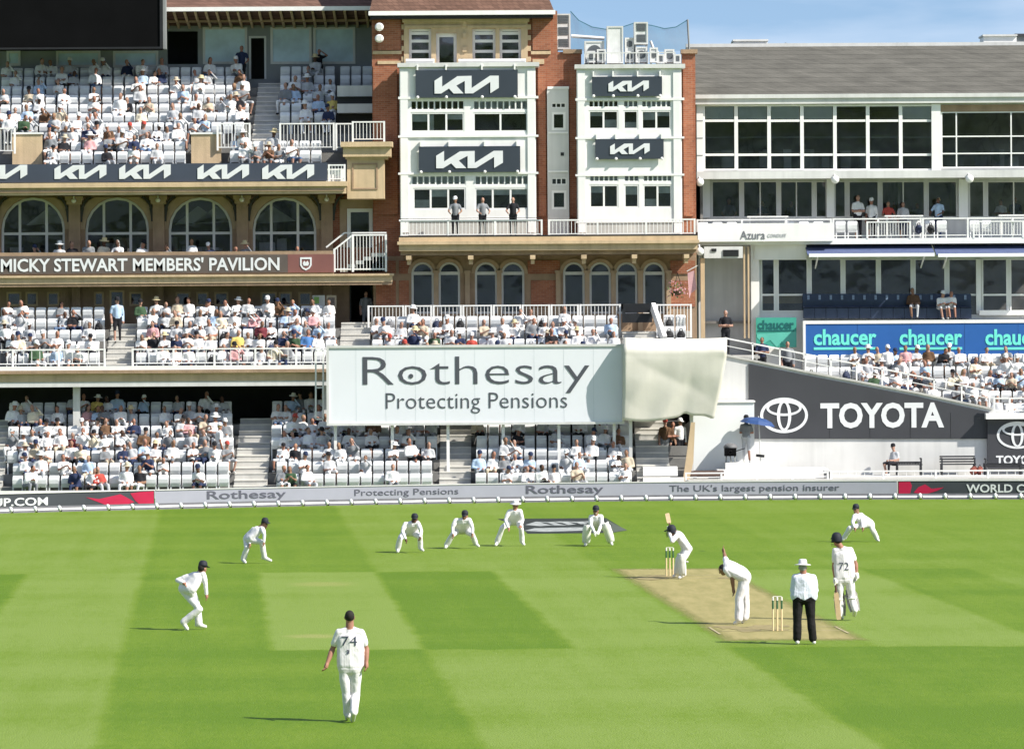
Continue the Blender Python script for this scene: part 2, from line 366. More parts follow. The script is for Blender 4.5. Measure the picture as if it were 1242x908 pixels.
# pitch, with scuffed creases
def pitch_material():
    m = bpy.data.materials.new('rolled_clay_pitch'); m.use_nodes = True; t = m.node_tree; n = t.nodes; k = t.links.new; b = n['Principled BSDF']
    g = n.new('ShaderNodeNewGeometry')
    mp = n.new('ShaderNodeMapping'); mp.inputs['Scale'].default_value = (1.6, .25, 1); k(g.outputs['Position'], mp.inputs['Vector'])
    no = n.new('ShaderNodeTexNoise'); no.inputs['Scale'].default_value = 2.0; no.inputs['Detail'].default_value = 8; no.inputs['Roughness'].default_value = .65; k(mp.outputs[0], no.inputs['Vector'])
    cr = n.new('ShaderNodeValToRGB'); e = cr.color_ramp.elements
    e[0].position = .25; e[0].color = (.235, .218, .085, 1); e[1].position = .75; e[1].color = (.385, .325, .150, 1)
    k(no.outputs['Fac'], cr.inputs['Fac']); k(cr.outputs['Color'], b.inputs['Base Color']); b.inputs['Roughness'].default_value = .9; b.inputs['Specular IOR Level'].default_value = .1
    # the rolled strip thins out into the grass at its edges
    s = n.new('ShaderNodeSeparateXYZ'); k(g.outputs['Position'], s.inputs[0])
    def mm(op, a, b_, c=None):
        q = n.new('ShaderNodeMath'); q.operation = op
        for i, v in enumerate((a, b_, c)):
            if v is None: continue
            if isinstance(v, (int, float)): q.inputs[i].default_value = v
            else: k(v, q.inputs[i])
        return q.outputs[0]
    u = mm('ABSOLUTE', mm('SUBTRACT', mm('ADD', s.outputs['X'], mm('MULTIPLY', mm('SUBTRACT', s.outputs['Y'], 95.0), .065)), 5.46), 0.0)
    v = mm('ABSOLUTE', mm('SUBTRACT', s.outputs['Y'], (PY0+PY1)/2), 0.0)
    e1 = mm('SUBTRACT', 1.66, u); e2 = mm('MULTIPLY', mm('SUBTRACT', (PY1-PY0)/2, v), .5)
    n2 = n.new('ShaderNodeTexNoise'); n2.inputs['Scale'].default_value = 5; n2.inputs['Detail'].default_value = 6; k(mp.outputs[0], n2.inputs['Vector'])
    al = n.new('ShaderNodeMapRange'); al.inputs['From Min'].default_value = .0; al.inputs['From Max'].default_value = .42
    k(mm('SUBTRACT', mm('MINIMUM', e1, e2), mm('MULTIPLY', n2.outputs['Fac'], .25)), al.inputs['Value'])
    tr = n.new('ShaderNodeBsdfTransparent'); ms = n.new('ShaderNodeMixShader'); k(mm('MULTIPLY', al.outputs['Result'], .93), ms.inputs[0]); k(tr.outputs[0], ms.inputs[1]); k(b.outputs[0], ms.inputs[2])
    k(ms.outputs[0], n['Material Output'].inputs[0])
    return m
PY0, PY1 = G(870, 775).y-.9, G(800, 692).y+1.5
def UP(u, y, z): return Vector((u-.065*(y-95.0), y, z))
def wavy_sheet(name, u0, u1, y0, y1, z, m, amp=.07, step=.4):
    rnd = random.Random(3); pts = []
    def edge(a, b):
        d = math.hypot(b[0]-a[0], b[1]-a[1]); k = max(1, int(d/step)); return [(a[0]+(b[0]-a[0])*i/k+rnd.uniform(-amp, amp), a[1]+(b[1]-a[1])*i/k+rnd.uniform(-amp, amp)*1.5) for i in range(k)]
    c = [(u0,y0),(u1,y0),(u1,y1),(u0,y1)]
    for i in range(4): pts += edge(c[i], c[(i+1)%4])
    mb = MB(); mb.add([UP(u, y, z) for u, y in pts], [tuple(range(len(pts)))]); return tag(mb.build(name, m), kind='structure')
wavy_sheet('pitch', 3.75, 7.17, PY0, PY1, .004, pitch_material(), .01)
crm = mat('worn_whitewash', (.40, .345, .20), .9, .35, 6)
scuff = mat('bare_scuffed_clay', (.275, .225, .105), .95, .3, 4)
NB, FB = G(943, 765), G(812, 698)
for yy, s in ((NB.y, 1), (FB.y, -1)):
    mb = MB()
    uc = 5.47
    for a, b2, c, d in ((uc-1.32, uc+1.32, yy-.025, yy+.025), (uc-1.5, uc+1.5, yy+s*1.2-.025, yy+s*1.2+.025), (uc-1.35, uc-1.30, yy-.9, yy+1.2*s), (uc+1.30, uc+1.35, yy-.9, yy+1.2*s)):
        if c > d: c, d = d, c
        mb.add([UP(a, c, .012), UP(b2, c, .012), UP(b2, d, .012), UP(a, d, .012)], [(0,1,2,3)])
    tag(mb.build('crease_marking', crm), kind='structure')
    rnd = random.Random(int(yy)); mb = MB()
    for i in range(9):
        cu_, cy_ = uc+rnd.uniform(-1.2, 1.2), yy+s*rnd.uniform(.2, 1.6); r_ = rnd.uniform(.12, .34); pts = []
        for j in range(9):
            t = 2*math.pi*j/9; q = r_*rnd.uniform(.6, 1.2); pts.append(UP(cu_+q*math.cos(t), cy_+q*2.2*math.sin(t), .008+.0004*i))
        mb.add(pts, [tuple(range(9))])
    tag(mb.build('pitch_scuff', scuff), kind='structure')

# painted sponsor mark on the outfield: dark field, grey edge, pale strokes
def gpoly(pts, z): return [G(px, py)+Vector((0,0,z)) for px, py in pts]
lm_d = mat('dark_turf_paint', (.022, .028, .026), .9, .3, 3); lm_w = mat('pale_turf_paint', (.34, .36, .35), .9, .5, 5); lm_g = mat('grey_turf_paint', (.085, .10, .08), .9, .25, 3)
lr = MB(); lr.add(gpoly([(603,629),(735,628),(760,643),(742,646),(640,647),(632,639)], .004), [(0,1,2,3,4,5)])
logo = tag(lr.build('painted_logo', lm_d), 'dark painted sponsor mark with pale strokes on the turf between the keeper and the slip', 'turf logo')
mb = MB(); mb.add(gpoly([(733,629),(761,643),(741,646),(742,637)], .008), [(0,1,2,3)]); mb.build('shaded_edge', lm_g, logo)
mb = MB(); rnd = random.Random(5)
mb.add(gpoly([(637,636.5),(650,632.5),(664,633),(680,632.2),(700,632.6),(716,632),(728,633),(716,635),(696,636),(684,637.2),(668,637),(655,638)], .008), [tuple(range(12))])
mb.add(gpoly([(636,643.6),(648,640.5),(700,639.4),(722,640),(716,643.2),(660,644.8)], .008), [tuple(range(6))])
mb.build('pale_stroke', lm_w, logo)
mb = MB()
for a in (655, 672, 690, 708): mb.add(gpoly([(a,633.2),(a+10,634.2),(a+17,636.6),(a+12,636.4),(a+6,635.2)], .012), [(0,1,2,3,4)])
mb.build('dark_stroke', lm_d, logo)

# boundary curve
BA, BB = .1917, -.00998
def yb(x): return 159.9+BA*x+BB*x*x
foam = mat('white_foam', (.72, .72, .70), .6, .1, 4); foamd = mat('dark_foam_face', (.10, .10, .11), .6, .2, 4)
wm = MB(); LN = .78
wm.add([(-LN/2,-.16,.0),(LN/2,-.16,0),(LN/2,.16,0),(-LN/2,.16,0),(-LN/2,-.02,.20),(LN/2,-.02,.20),(LN/2,.03,.20),(-LN/2,.03,.20)],
       [(3,2,1,0),(4,5,6,7),(0,1,5,4),(1,2,6,5),(2,3,7,6),(3,0,4,7)])
wedge = wm.mesh('boundary_cushion', foamd)
bm_ = MB(); bm_.add([(-LN/2+.03,-.119,.072),(LN/2-.03,-.119,.072),(LN/2-.03,-.078,.13),(-LN/2+.03,-.078,.13)], [(0,1,2,3)])
bandm = bm_.mesh('white_band', foam)
kn = MB(); kn.ball((LN/2+.035, -.05, .11), .075, .13, .11, 10, 6); knob = kn.mesh('end_knob', foam, True)
x = -22.0; i = 0
while x < 23.5:
    sl_ = math.atan(BA+2*BB*x)
    o = link('boundary_cushion', wedge); o.location = (x, yb(x), 0); o.rotation_euler = (0, 0, sl_)
    tag(o, 'dark foam wedge with a white band and knob lying along the boundary edge', 'boundary cushion', 'foam cushions along the boundary')
    link('white_band', bandm, o); link('end_knob', knob, o)
    x += .885*math.cos(sl_)

# LED perimeter boards following the boundary
def board(label, px0, px1, face, texts, red=None, dark=True):
    D = 2.3; top = .56
    def P(px):
        x = (px-HX)*162/F
        for _ in range(6): x = (px-HX-ROLL*210)*(yb(x)+D)/F
        return x
    xs = [P(px0)+(P(px1)-P(px0))*j/24 for j in range(25)]
    mb = MB(); pts = [(x_, yb(x_)+D) for x_ in xs]
    vs = []
    for (x_, y_) in pts: vs += [(x_, y_, .03), (x_, y_, top), (x_, y_+.16, top), (x_, y_+.16, .03)]
    fs = []
    for j in range(24):
        a, b2 = j*4, j*4+4; fs += [(a, b2, b2+1, a+1), (a+1, b2+1, b2+2, a+2), (a+2, b2+2, b2+3, a+3)]
    fs += [(0,1,2,3), (99,98,97,96)]
    mb.add(vs, fs); o = mb.build('perimeter_board', face); tag(o, label, 'advertising board', 'boards around the boundary')
    tr = MB()
    for j in range(24):
        a, b2 = pts[j], pts[j+1]; tr.bar((a[0], a[1]+.08, top+.012), (b2[0], b2[1]+.08, top+.012), .2, .03)
    tr.build('top_trim', offwhite, o)
    def bend(ob, off=0):
        for v in ob.data.vertices: v.co.y = v.co.y+yb(v.co.x)+D
        ob.data.update()
    for body, a, b2, c, d, tm, bold in texts:
        x0, x1 = P(a), P(b2); t_ = text(body, x0, x1, c, d, -.004, tm, o, bold); bend(t_)
    for pl in (red or []):
        r_ = shape('red_flash', [[(P(a), z_) for a, z_ in pl]], -.010, .008, redm, o); bend(r_)
    return o
redm = mat('crimson_print', (.42, .012, .055), .5, .12, 2)
ledgrey = mat('lilac_grey_led', (.335, .335, .40), .5, .06, 1.5); leddark = mat('dark_led', (.05, .055, .065), .5, .15, 1)
ltx = mat('dark_letter', (.10, .10, .13), .5, .05, 2)
board('dark board ending UP.COM with a crimson flash, left end of the boundary', -60, 187, leddark,
      [('WORLDCUP.COM', -92, 58, .14, .42, letter, .02)],
      [[(104,.38),(120,.31),(136,.40),(146,.46),(156,.30),(163,.17),(150,.06),(128,.10)], [(158,.48),(170,.52),(186.5,.54),(186.5,.06),(170,.07),(164,.22)]])
board('long lilac grey insurer board with dark lettering behind the slips', 188, 1088, ledgrey,
      [('Rothesay', 251, 347, .12, .50, ltx, .012), ('Protecting Pensions', 430, 556, .16, .45, ltx, 0), ('Rothesay', 638, 732, .12, .50, ltx, .012), ("The UK's largest pension insurer", 812, 1018, .16, .46, ltx, 0)])
board('dark board reading WORLD CUP with a crimson flash, right end of the boundary', 1089.5, 1300, leddark,
      [('WORLD CUP', 1172, 1262, .14, .44, letter, .02)],
      [[(1090,.52),(1104,.53),(1106,.40),(1104,.12),(1090,.08)], [(1108,.14),(1114,.34),(1122,.44),(1130,.28),(1145,.33),(1136,.20),(1122,.08)]])

# apron in front of the stands
tag(MB().box(X(832, 167), 30, 165.7, 171.2, 0, .52).build('apron', conc), kind='structure')
# ================================================================== PAVILION (left)
XL = -22.5                                                   # runs on past the left edge of the photo
Y1, Y2, Y3, Y4 = 165.3, 169.0, 172.5, 172.4                  # fronts: lower tier, middle tier slab, balcony, upper tier slab
T1, T2, T4 = (-.03, .43, 165.7), (4.42, .43, 169.35), (12.08, .40, 172.9)   # (front floor, rise, front depth) of each raked tier
RD = .8
def tier_z(T, k): return T[0]+T[1]*k
def tier_y(T, k): return T[2]+RD*k
pav = thing('pavilion', 'sand coloured cricket pavilion with three seating tiers and an arcade of big arched windows', 'pavilion', loc=(-11, 174, 0))
xr1 = X(835, 167); xr2 = X(472, 170)
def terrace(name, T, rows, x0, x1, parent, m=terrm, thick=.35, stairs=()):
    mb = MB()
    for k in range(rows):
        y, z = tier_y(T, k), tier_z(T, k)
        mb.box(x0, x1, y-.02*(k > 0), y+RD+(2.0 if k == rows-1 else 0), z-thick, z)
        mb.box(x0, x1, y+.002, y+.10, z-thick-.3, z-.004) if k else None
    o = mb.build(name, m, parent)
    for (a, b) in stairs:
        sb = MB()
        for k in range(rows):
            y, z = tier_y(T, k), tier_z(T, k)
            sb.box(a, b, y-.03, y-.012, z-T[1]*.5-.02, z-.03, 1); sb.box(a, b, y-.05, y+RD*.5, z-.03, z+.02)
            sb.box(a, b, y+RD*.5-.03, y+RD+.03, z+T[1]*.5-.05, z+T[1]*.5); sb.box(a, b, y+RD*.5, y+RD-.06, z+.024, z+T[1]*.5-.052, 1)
        sb.build('stair', [stepm, conc], parent)  # risers darker than treads: their shade is put into the colour
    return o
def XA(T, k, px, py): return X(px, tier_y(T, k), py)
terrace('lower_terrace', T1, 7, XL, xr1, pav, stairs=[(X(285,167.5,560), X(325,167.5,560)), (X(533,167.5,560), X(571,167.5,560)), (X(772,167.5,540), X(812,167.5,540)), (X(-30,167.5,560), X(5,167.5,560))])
MB().box(XL, xr1, Y1-.1, T1[2]-.2, .0, .30).build('lower_kerb', white, pav)
# void behind and under the middle tier
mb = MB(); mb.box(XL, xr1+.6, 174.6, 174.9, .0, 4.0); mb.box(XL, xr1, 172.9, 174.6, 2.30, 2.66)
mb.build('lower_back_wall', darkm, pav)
mb = MB()
for a in (100, 250, 470, 560, 640, 730): mb.pbox(a, 484, a+16, 508, 174.5, .06)
mb.build('doorway', blackm, pav)
# middle tier slab with its beige fascia and white lip
zb, zt = Z(462, Y2, 200), Z(449, Y2, 200)
sl2 = MB().box(XL, xr1, Y2+.06, 176, zb+.02, tier_z(T2, 0)-.36).build('middle_slab', conc, pav)
mb = MB(); mb.box(XL, xr1-.1, Y2-.06, Y2+.06, zb, zt-.10); mb.build('fascia', cream, sl2)
mb = MB(); mb.box(XL, xr1-.1, Y2-.22, Y2+.06, zt-.10, zt+.02); mb.build('cornice', stone, sl2)
mb = MB(); mb.box(XL, xr1-.1, Y2-.03, Y2+.30, Z(468.5, Y2, 200), zb-.004); mb.build('white_lip', offwhite, sl2)
mb = MB(); mb.box(XL, xr1, Y2-.14, Y2+.42, zt+.02, zt+.17); mb.build('front_kerb', white, sl2)
for px in (93, 395, 705):
    mb = MB(); x0 = X(px-4, 169.6, 490); mb.box(x0, x0+.26, 169.45, 169.7, .9, zb); mb.build('column', offwhite, pav)
terrace('middle_terrace', T2, 5, XL, X(430,171,400), pav, stairs=[(X(128,170.5,420), X(160,170.5,420)), (X(411,170.5,400), X(447,170.5,400))])
tw = terrace('middle_terrace', T2, 4, X(430,171,400)+.004, xr1+.35, pav, stairs=[(X(756,170.5,400), X(796,170.5,400))])
# rear wall of the middle tier with its small windows
Yw = 175.2
zs3 = Z(345, Y3, 200)                                        # soffit of the balcony slab
holes = []; wins = []
for a, b, c, d in ((8,26,354,371),(31,46,354,371),(57,72,354,371),(114,126,354,371),(157,173,354,371),(213,231,354,371),(238,253,354,371),(260,277,354,371),(316,336,354,371),(338,354,354,371),(362,378,354,371)):
    r = RC(a, c, b, d, Yw); wins.append(r); holes.append(rectp(*r))
for a, b in ((133,151),): r = RC(a, 352, b, 388, Yw); wins.append(r); holes.append(rectp(*r))
dr = RC(424, 342, 452, 392, Yw); dr = (dr[0], dr[1], 6.0, dr[3]); holes.append(rectp(*dr))
xe3 = X(474, Yw, 360)
shape('rear_wall', [rectp(XL, xe3, 5.6, 11.3-.01)[:]][:0]+[rectp(XL, xe3, 5.6, zs3+.3)]+holes, Yw, .3, stone, pav)
for r in wins: window(pav, *r, Yw-.03, fw=.07, vs=(), fm=cream)
d_ = shape('door_frame', [rectp(*dr), rectp(dr[0]+.06, dr[1]-.06, dr[2], dr[3]-.06)], Yw-.02, .2, blackmetal, pav)
for px in (92.5, 193.5, 295.5, 397):
    x0 = X(px-5, Yw-.2, 360); MB().box(x0, x0+.32, Yw-.22, Yw-.004, 5.8, zs3-.004).build('pilaster', stone, pav)
mb = MB(); mb.box(XL, xe3, 178.2, 178.4, 5.6, 11.3); mb.box(XL, xe3, Yw+.31, 178.2, 5.5, 5.62); mb.box(XL, xe3, Yw+.5, 178.2, 8.05, 8.15); mb.box(XL, xe3, Yw+.5, 178.2, 11.3, 11.4); mb.box(xe3-.06, xe3-.004, Yw+.31, 178.2, 5.65, 11.3)
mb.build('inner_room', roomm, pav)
fu = MB(); rnd = random.Random(6)
for i in range(34):
    px = rnd.uniform(-10, 400); y_ = Yw+rnd.uniform(.5, 1.6); x_ = X(px, y_, 290); w__ = rnd.uniform(.15, .6); zb_ = rnd.uniform(8.3, 9.2); fu.box(x_, x_+w__, y_, y_+.3, zb_, zb_+rnd.uniform(.1, .7), rnd.choice((0, 0, 1)))
for px in (60, 240, 262, 330): x_ = X(px, Yw+1, 250); fu.add([(x_-.9, Yw+.9, 10.2), (x_+.9, Yw+.9, 10.3), (x_, Yw+.9, 10.9), (x_-.9, Yw+1.5, 10.2), (x_+.9, Yw+1.5, 10.3), (x_, Yw+1.5, 10.9)], [(0,1,2),(5,4,3),(0,3,4,1),(1,4,5,2),(2,5,3,0)])
fu.build('furniture', [offwhite, stone], pav)  # pale shapes added behind the arches so the glass reads less dark
# balcony (third level): slab, parapet, arcade
zt3 = Z(333, Y3, 200); zfl3 = zt3-.1
xs3 = X(476, Y3, 340)
sl3 = MB().box(XL, xs3-.04, Y3+.1, Yw+.3, zs3+.004, zfl3).build('balcony_slab', conc, pav)
mb = MB(); mb.box(XL, xs3, Y3-.05, Y3+.1, zs3+.05, zt3-.09); mb.build('fascia', cream, sl3)
mb = MB(); mb.box(XL, xs3+.06, Y3-.16, Y3+.1, zt3-.09, zt3-.01); mb.build('cornice', cream, sl3)
mb = MB(); mb.box(XL, xs3-.02, Y3-.01, Y3+.1, zs3-.06, zs3+.05); mb.build('lower_moulding', stone, sl3)
zp = Z(306, Y3, 200)
xmk = X(349, Y3, 320); xcr = X(405, Y3, 320)
MB().box(XL, xcr, Y3+.02, Y3+.14, zt3-.01, zp+.02).build('parapet', stone, pav)
Ya = 175.0; zA0, zs4 = zfl3, Z(236, Y4, 200)
holes = []
AR = []
for c in (-61.5, 40, 142, 243, 345):
    x0, x1 = X(c-38.5, Ya, 270), X(c+38.5, Ya, 270); z1 = Z(239.5, Ya, c)
    AR.append((x0, x1, zA0+.25, z1)); holes.append(archp(x0, x1, zA0+.25, z1, 16))
xb3 = X(404, Ya, 270)
shape('arcade_wall', [rectp(XL, xb3, zA0-.05, zs4+.2)]+holes, Ya, .35, stone, pav)
archm = mat('sandstone_arch', (.40, .29, .195), .8, .15, 3, bump=.2)
for (x0, x1, z0, z1) in AR:
    r = (x1-x0)/2; xc = (x0+x1)/2; zc = z1-r; g = .32
    out = [(xc+(r+g)*math.cos(math.pi*i/16), zc+(r+g)*math.sin(math.pi*i/16)*(1+0*i)) for i in range(17)]
    inn = [(xc+(r+.01)*math.cos(math.pi*i/16), zc+(r+.01)*math.sin(math.pi*i/16)) for i in range(16, -1, -1)]
    out = [(a, min(b, zs4-.02)) for a, b in out]
    shape('arch', [out+inn], Ya-.09, .085, archm, pav)
    wf = window(pav, x0, x1, z0, z1, Ya+.08, vs=(.29, .71), hs=(.515,), fw=.09, mw=.10, fm=offwhite, arch=True, d=.12)
for c in (-10.7, 91.2, 193, 294.5, 397):
    x0, x1 = X(c-7, Ya, 270), X(c+7, Ya, 270)
    p_ = MB().box(x0, x1, Ya-.30, Ya-.004, zA0, zs4-.30).build('column', stone, pav)
    mb = MB(); mb.box(x0-.07, x1+.07, Ya-.36, Ya-.002, zs4-.30, zs4-.14); mb.box(x0-.12, x1+.12, Ya-.42, Ya-.002, zs4-.14, zs4+.02); mb.build('capital', archm, p_)
    mb = MB()
    for s in (-1, 1):                                        # curved brackets either side
        q = []
        xm = x0 if s < 0 else x1
        for i in range(9):
            t = math.pi/2*i/8; q.append((xm+s*(.42-.42*math.cos(t)), zs4-.02-(.95-.95*math.sin(t))))
        for a, b in zip(q, q[1:]): mb.bar((a[0], Ya-.2, a[1]), (b[0], Ya-.2, b[1]), .14, .09)
    mb.build('bracket', darkm, p_)
    lb = MB(); lb.ball(((x0+x1)/2, Ya-.5, zs4-.16), .10, .10, .09); lb.bar(((x0+x1)/2, Ya-.5, zs4-.1), ((x0+x1)/2, Ya-.5, zs4+.02), .05)
    tag(lb.build('soffit_lamp', white, None, True), 'small white globe lamp under the upper tier above an arcade column', 'lamp', 'lamps under the upper tier soffit')
# brick bay and door at the right end of the arcade
dr = RC(421, 253, 452, 300, Ya+.02)
shape('end_wall', [rectp(xb3+.003, xe3, zA0-.05, zs4+.2), rectp(*dr)], Ya+.02, .3, brick, pav)
shape('door_surround', [rectp(dr[0]-.28, dr[1]+.18, dr[2], dr[3]+.36), rectp(dr[0]-.02, dr[1]+.02, dr[2]-.05, dr[3]+.01)], Ya-.03, .048, archm, pav)
pd = shape('door', [rectp(*dr), rectp(dr[0]+.14, dr[1]-.14, dr[2], dr[3]-.14)], Ya-.02, .12, white, pav)
shape('pane', [rectp(dr[0]+.13, dr[1]-.13, dr[2], dr[3]-.13)], Ya+.04, .02, glass, pd)
# upper tier slab
zt4 = Z(222, Y4, 200); xs4 = X(421, Y4, 230); z_bt, z_bb = Z(198.5, Y4, 200), Z(220.5, Y4, 200)
sl4 = MB().box(XL, xs4-.05, Y4+.1, 179, zs4+.12, tier_z(T4, 0)-.36).build('upper_slab', stone, pav)
mb = MB(); mb.box(XL, xs4-.03, Y4-.02, Y4+.1, zs4, zt4-.16); mb.build('fascia', cream, sl4)
mb = MB(); mb.box(XL, xs4, Y4-.16, Y4+.1, zt4-.16, zt4+.02); mb.build('cornice', cream, sl4)
mb = MB(); mb.box(XL, xs4-.1, Y4-.08, Y4+.1, zs4+.10, zs4+.16); mb.build('drip_moulding', stone, sl4)
mb = MB(); mb.box(XL, xs4-.1, Y4+.12, Y4+.3, zt4+.02, tier_z(T4, 0)+.12); mb.build('front_kerb', white, sl4)
terrace('upper_terrace', T4, 10, XL, X(453,176,120), pav, stairs=[(X(304,175,130), X(336,175,130))])
# stone corner block between upper tier and tower
mb = MB(); x0, x1, z0, z1 = RC(421, 192, 466, 241, 172.7); mb.box(x0, x1, 172.7, 175, z0, z1); cb = mb.build('corner_block', cream, pav)
mb = MB(); mb.pbox(413, 172, 476, 178, 172.3, 2.8); mb.pbox(416, 178, 474, 190, 172.45, 2.6); mb.pbox(419, 190, 470, 193, 172.6, 2.4); mb.build('cornice', cream, cb)
mb = MB(); a = RC(427, 198, 458, 230, 172.7); shape('panel_moulding', [rectp(*a), rectp(a[0]+.06, a[1]-.06, a[2]+.06, a[3]-.06)], 172.67, .028, stone, cb)
# top back wall with glazing, and roof
Yb = 181.3; zf9 = tier_z(T4, 9); ztop = Z(6, Yb, 300); xe4 = X(455, Yb, 60)
W4 = [(-60,0,62,80),(8,25,62,80),(68,122,62,82),(137,192,62,82),(246,300,33,78),(328,378,33,78),(380,431,33,78)]
hs_ = [rectp(*RC(a, c, b, d, Yb)) for a, b, c, d in W4]; dd = RC(302, 44, 323, 96, Yb); hs_.append(rectp(*dd)); op = RC(203, 38, 240, 78, Yb); hs_.append(rectp(*op))
shape('top_back_wall', [rectp(XL, xe4, zf9-.5, ztop+.6)]+hs_, Yb, .3, offwhite if False else midgrey, pav)
for a, b, c, d in W4: window(pav, *RC(a, c, b, d, Yb), Yb-.04, fw=.10, fm=offwhite, gm=blueglass)
dfr = shape('door_frame', [rectp(*dd), rectp(dd[0]+.08, dd[1]-.08, dd[2], dd[3]-.08)], Yb-.03, .15, offwhite, pav)
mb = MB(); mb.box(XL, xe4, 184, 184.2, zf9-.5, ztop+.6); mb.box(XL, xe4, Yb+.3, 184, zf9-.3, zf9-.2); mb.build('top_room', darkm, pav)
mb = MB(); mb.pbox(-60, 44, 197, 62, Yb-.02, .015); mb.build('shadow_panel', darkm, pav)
rz = Z(11, 178.6, 330); rz2 = Z(31, Yb, 330)
rf = MB(); rx1 = X(452, 179, 15)
rf.add([(XL, 178.4, rz-.06), (rx1, 178.4, rz-.06), (rx1, 181.28, rz2), (XL, 181.28, rz2), (XL, 178.4, rz+.04), (rx1, 178.4, rz+.04), (rx1, 190, rz+4.5), (XL, 190, rz+4.5)], [(0,1,2,3),(0,4,5,1),(4,7,6,5),(0,3,7,4),(1,5,6,2),(2,6,7,3)])
roof = rf.build('roof', rtile, pav)
mb = MB(); mb.box(XL, rx1+.02, 178.22, 178.4, rz-.1, rz+.06); mb.build('gutter', white, roof)
mb = MB()
for i in range(60):
    x_ = rx1-.25-i*.42
    if x_ < XL+.1: break
    mb.bar((x_, 178.45, rz-.10), (x_, 181.25, rz2-.06), .09, .12)
mb.build('rafter', cream, roof)
mb = MB(); mb.pbox(200, 24, 450, 27, 180, .1); mb.build('soffit_beam', stone, roof)
# upper side structure next to the tower
mb = MB(); mb.pbox(409, 104, 454, 117, 176.6, 2.0); mb.pbox(409, 126, 454, 137, 176.0, 2.0); sb_ = mb.build('side_terrace', offwhite, pav)
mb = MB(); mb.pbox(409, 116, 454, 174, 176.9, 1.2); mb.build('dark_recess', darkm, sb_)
for a in (15, 232):                                          # vomitory parapets in the upper tier
    mb = MB(); x0, x1, z0, z1 = RC(a, 163, a+36, 186, 173.9); mb.box(x0, x1, 173.85, 174.02, tier_z(T4, 1)-.1, z1); v_ = mb.build('vomitory_parapet', cream, pav)
    mb = MB(); mb.box(x0-.04, x1+.04, 173.80, 174.08, z1, z1+.07); mb.build('coping', white, v_)

# hanging black screen
scr = MB(); x0, x1, z0, z1 = RC(-70, -20, 197, 60, 177.2); scr.box(x0, x1, 177.2, 177.9, z0, z1)
so_ = tag(scr.build('big_screen', blackm), 'huge black screen hung under the pavilion roof, top left', 'screen')
shape('screen_frame', [rectp(x0, x1, z0, z1), rectp(x0+.1, x1-.1, z0+.07, z1-.1)], 177.15, .06, blackmetal, so_)
mb = MB(); mb.box(x1+.01, x1+.12, 177.3, 177.8, z0, z1); mb.build('side_trim', midgrey, so_)

# banners on the pavilion
def kia(parent, px0, py0, px1, py1, Y, name='logo', m=None):
    P = [(378,632),(378,550),(432,519),(432,588),(540,522),(640,520),(640,598),(770,520),(832,520),(832,598),(772,632),(772,560),(650,632),(592,632),(592,552),(532,582),(583,632),(512,632),(480,600),(425,632)]
    x0, x1, z0, z1 = RC(px0, py0, px1, py1, Y)
    shape(name, [[(x0+(a-378)/454*(x1-x0), z1-(b-519)/113*(z1-z0)) for a, b in P]], Y, .02, m or letter, parent)
bx1 = X(397, Y4, 209)
ban = tag(MB().box(XL, bx1, Y4-.06, Y4+.09, z_bb, z_bt).build('banner', signnavy), 'long slate blue KIA banner along the front of the upper tier', 'banner')
for a, b in ((-30, 33), (66, 129), (144.5, 207), (239.5, 302), (318, 381)): kia(ban, a, 200+(a > 100)*-.5, b, 217, Y4-.085)
tb = tag(MB().box(XL, xmk, Y3-.04, Y3+.018, Z(331.5, Y3, 200), Z(309.5, Y3, 200)).build('sign', mat('dark_brown_panel', (.105, .085, .075), .5, .15, 1)), "dark sign lettered MICKY STEWART MEMBERS' PAVILION under the arcade", 'sign')
ptext("MICKY STEWART MEMBERS' PAVILION", 1, 312.5, 339, 329, Y3-.045, letter, tb, .022)
cs = tag(MB().box(xmk+.004, xcr, Y3-.04, Y3+.018, Z(331.5, Y3, 200), Z(309.5, Y3, 200)).build('sign', mat('maroon_panel', (.20, .085, .075), .5, .12, 1)), 'maroon panel with a pale club crest beside the lettered pavilion sign', 'sign')
x0, x1, z0, z1 = RC(364, 312, 378, 328, Y3-.05)
sh = lambda f: [((x0+x1)/2+(a*f)*(x1-x0)/2, (z0+z1)/2+(b*f)*(z1-z0)/2) for a, b in ((-1,1),(1,1),(1,-.2),(.65,-.7),(0,-1),(-.65,-.7),(-1,-.2))]
shape('crest', [sh(1), sh(.72)], Y3-.06, .02, letter, cs)
shape('crest_charge', [[((x0+x1)/2+a*.12, (z0+z1)/2+b*.12) for a, b in ((-1,.2),(-.5,1),(0,.4),(.5,1),(1,.2),(.7,-.6),(-.7,-.6))]], Y3-.062, .02, letter, cs)

# rails of the pavilion
def rail_px(label, px0, px1, py, Y, T=None, z=None, h=.8, **k):
    zz = z if z is not None else Z(py, Y, (px0+px1)/2)
    return railing(label, (X(px0, Y, py), Y, zz), (X(px1, Y, py), Y, zz), h, **k)
zr = zt+.17
for a, b, lab in ((-40, 127, 'white front rail of the left middle tier block, below its seats'), (161, 409, 'white front rail of the broad centre middle tier block'), (411, 440, 'short white front rail beside the lettered sightscreen, middle tier')):
    rail_px(lab, a, b, 445, Y2+.1, z=zr, h=.62, group='middle tier front rails', step=.30)
for a, b, lab in ((264, 303, 'white rail beside the stair in the upper tier'), (340, 405, 'wide white rail right of the stair in the upper tier'), (408, 428, 'short white rail near the tower in the upper tier')):
    rail_px(lab, a, b, 182, 173.75, h=1.0, group='upper tier rails', z=Z(182, 173.75, a))
rail_px('white rail on the stone corner block beside the brick tower', 428, 466, 172, 172.6, h=.75)
rail_px('white upright rail at the right end of the banner', 399, 418, 214, Y4-.02, h=.62, z=zt4+.02, step=.1)
rail_px('low white rail at the far left of the upper tier', -20, 18, 186, 173.7, h=.95, z=Z(186, 173.7, 0))
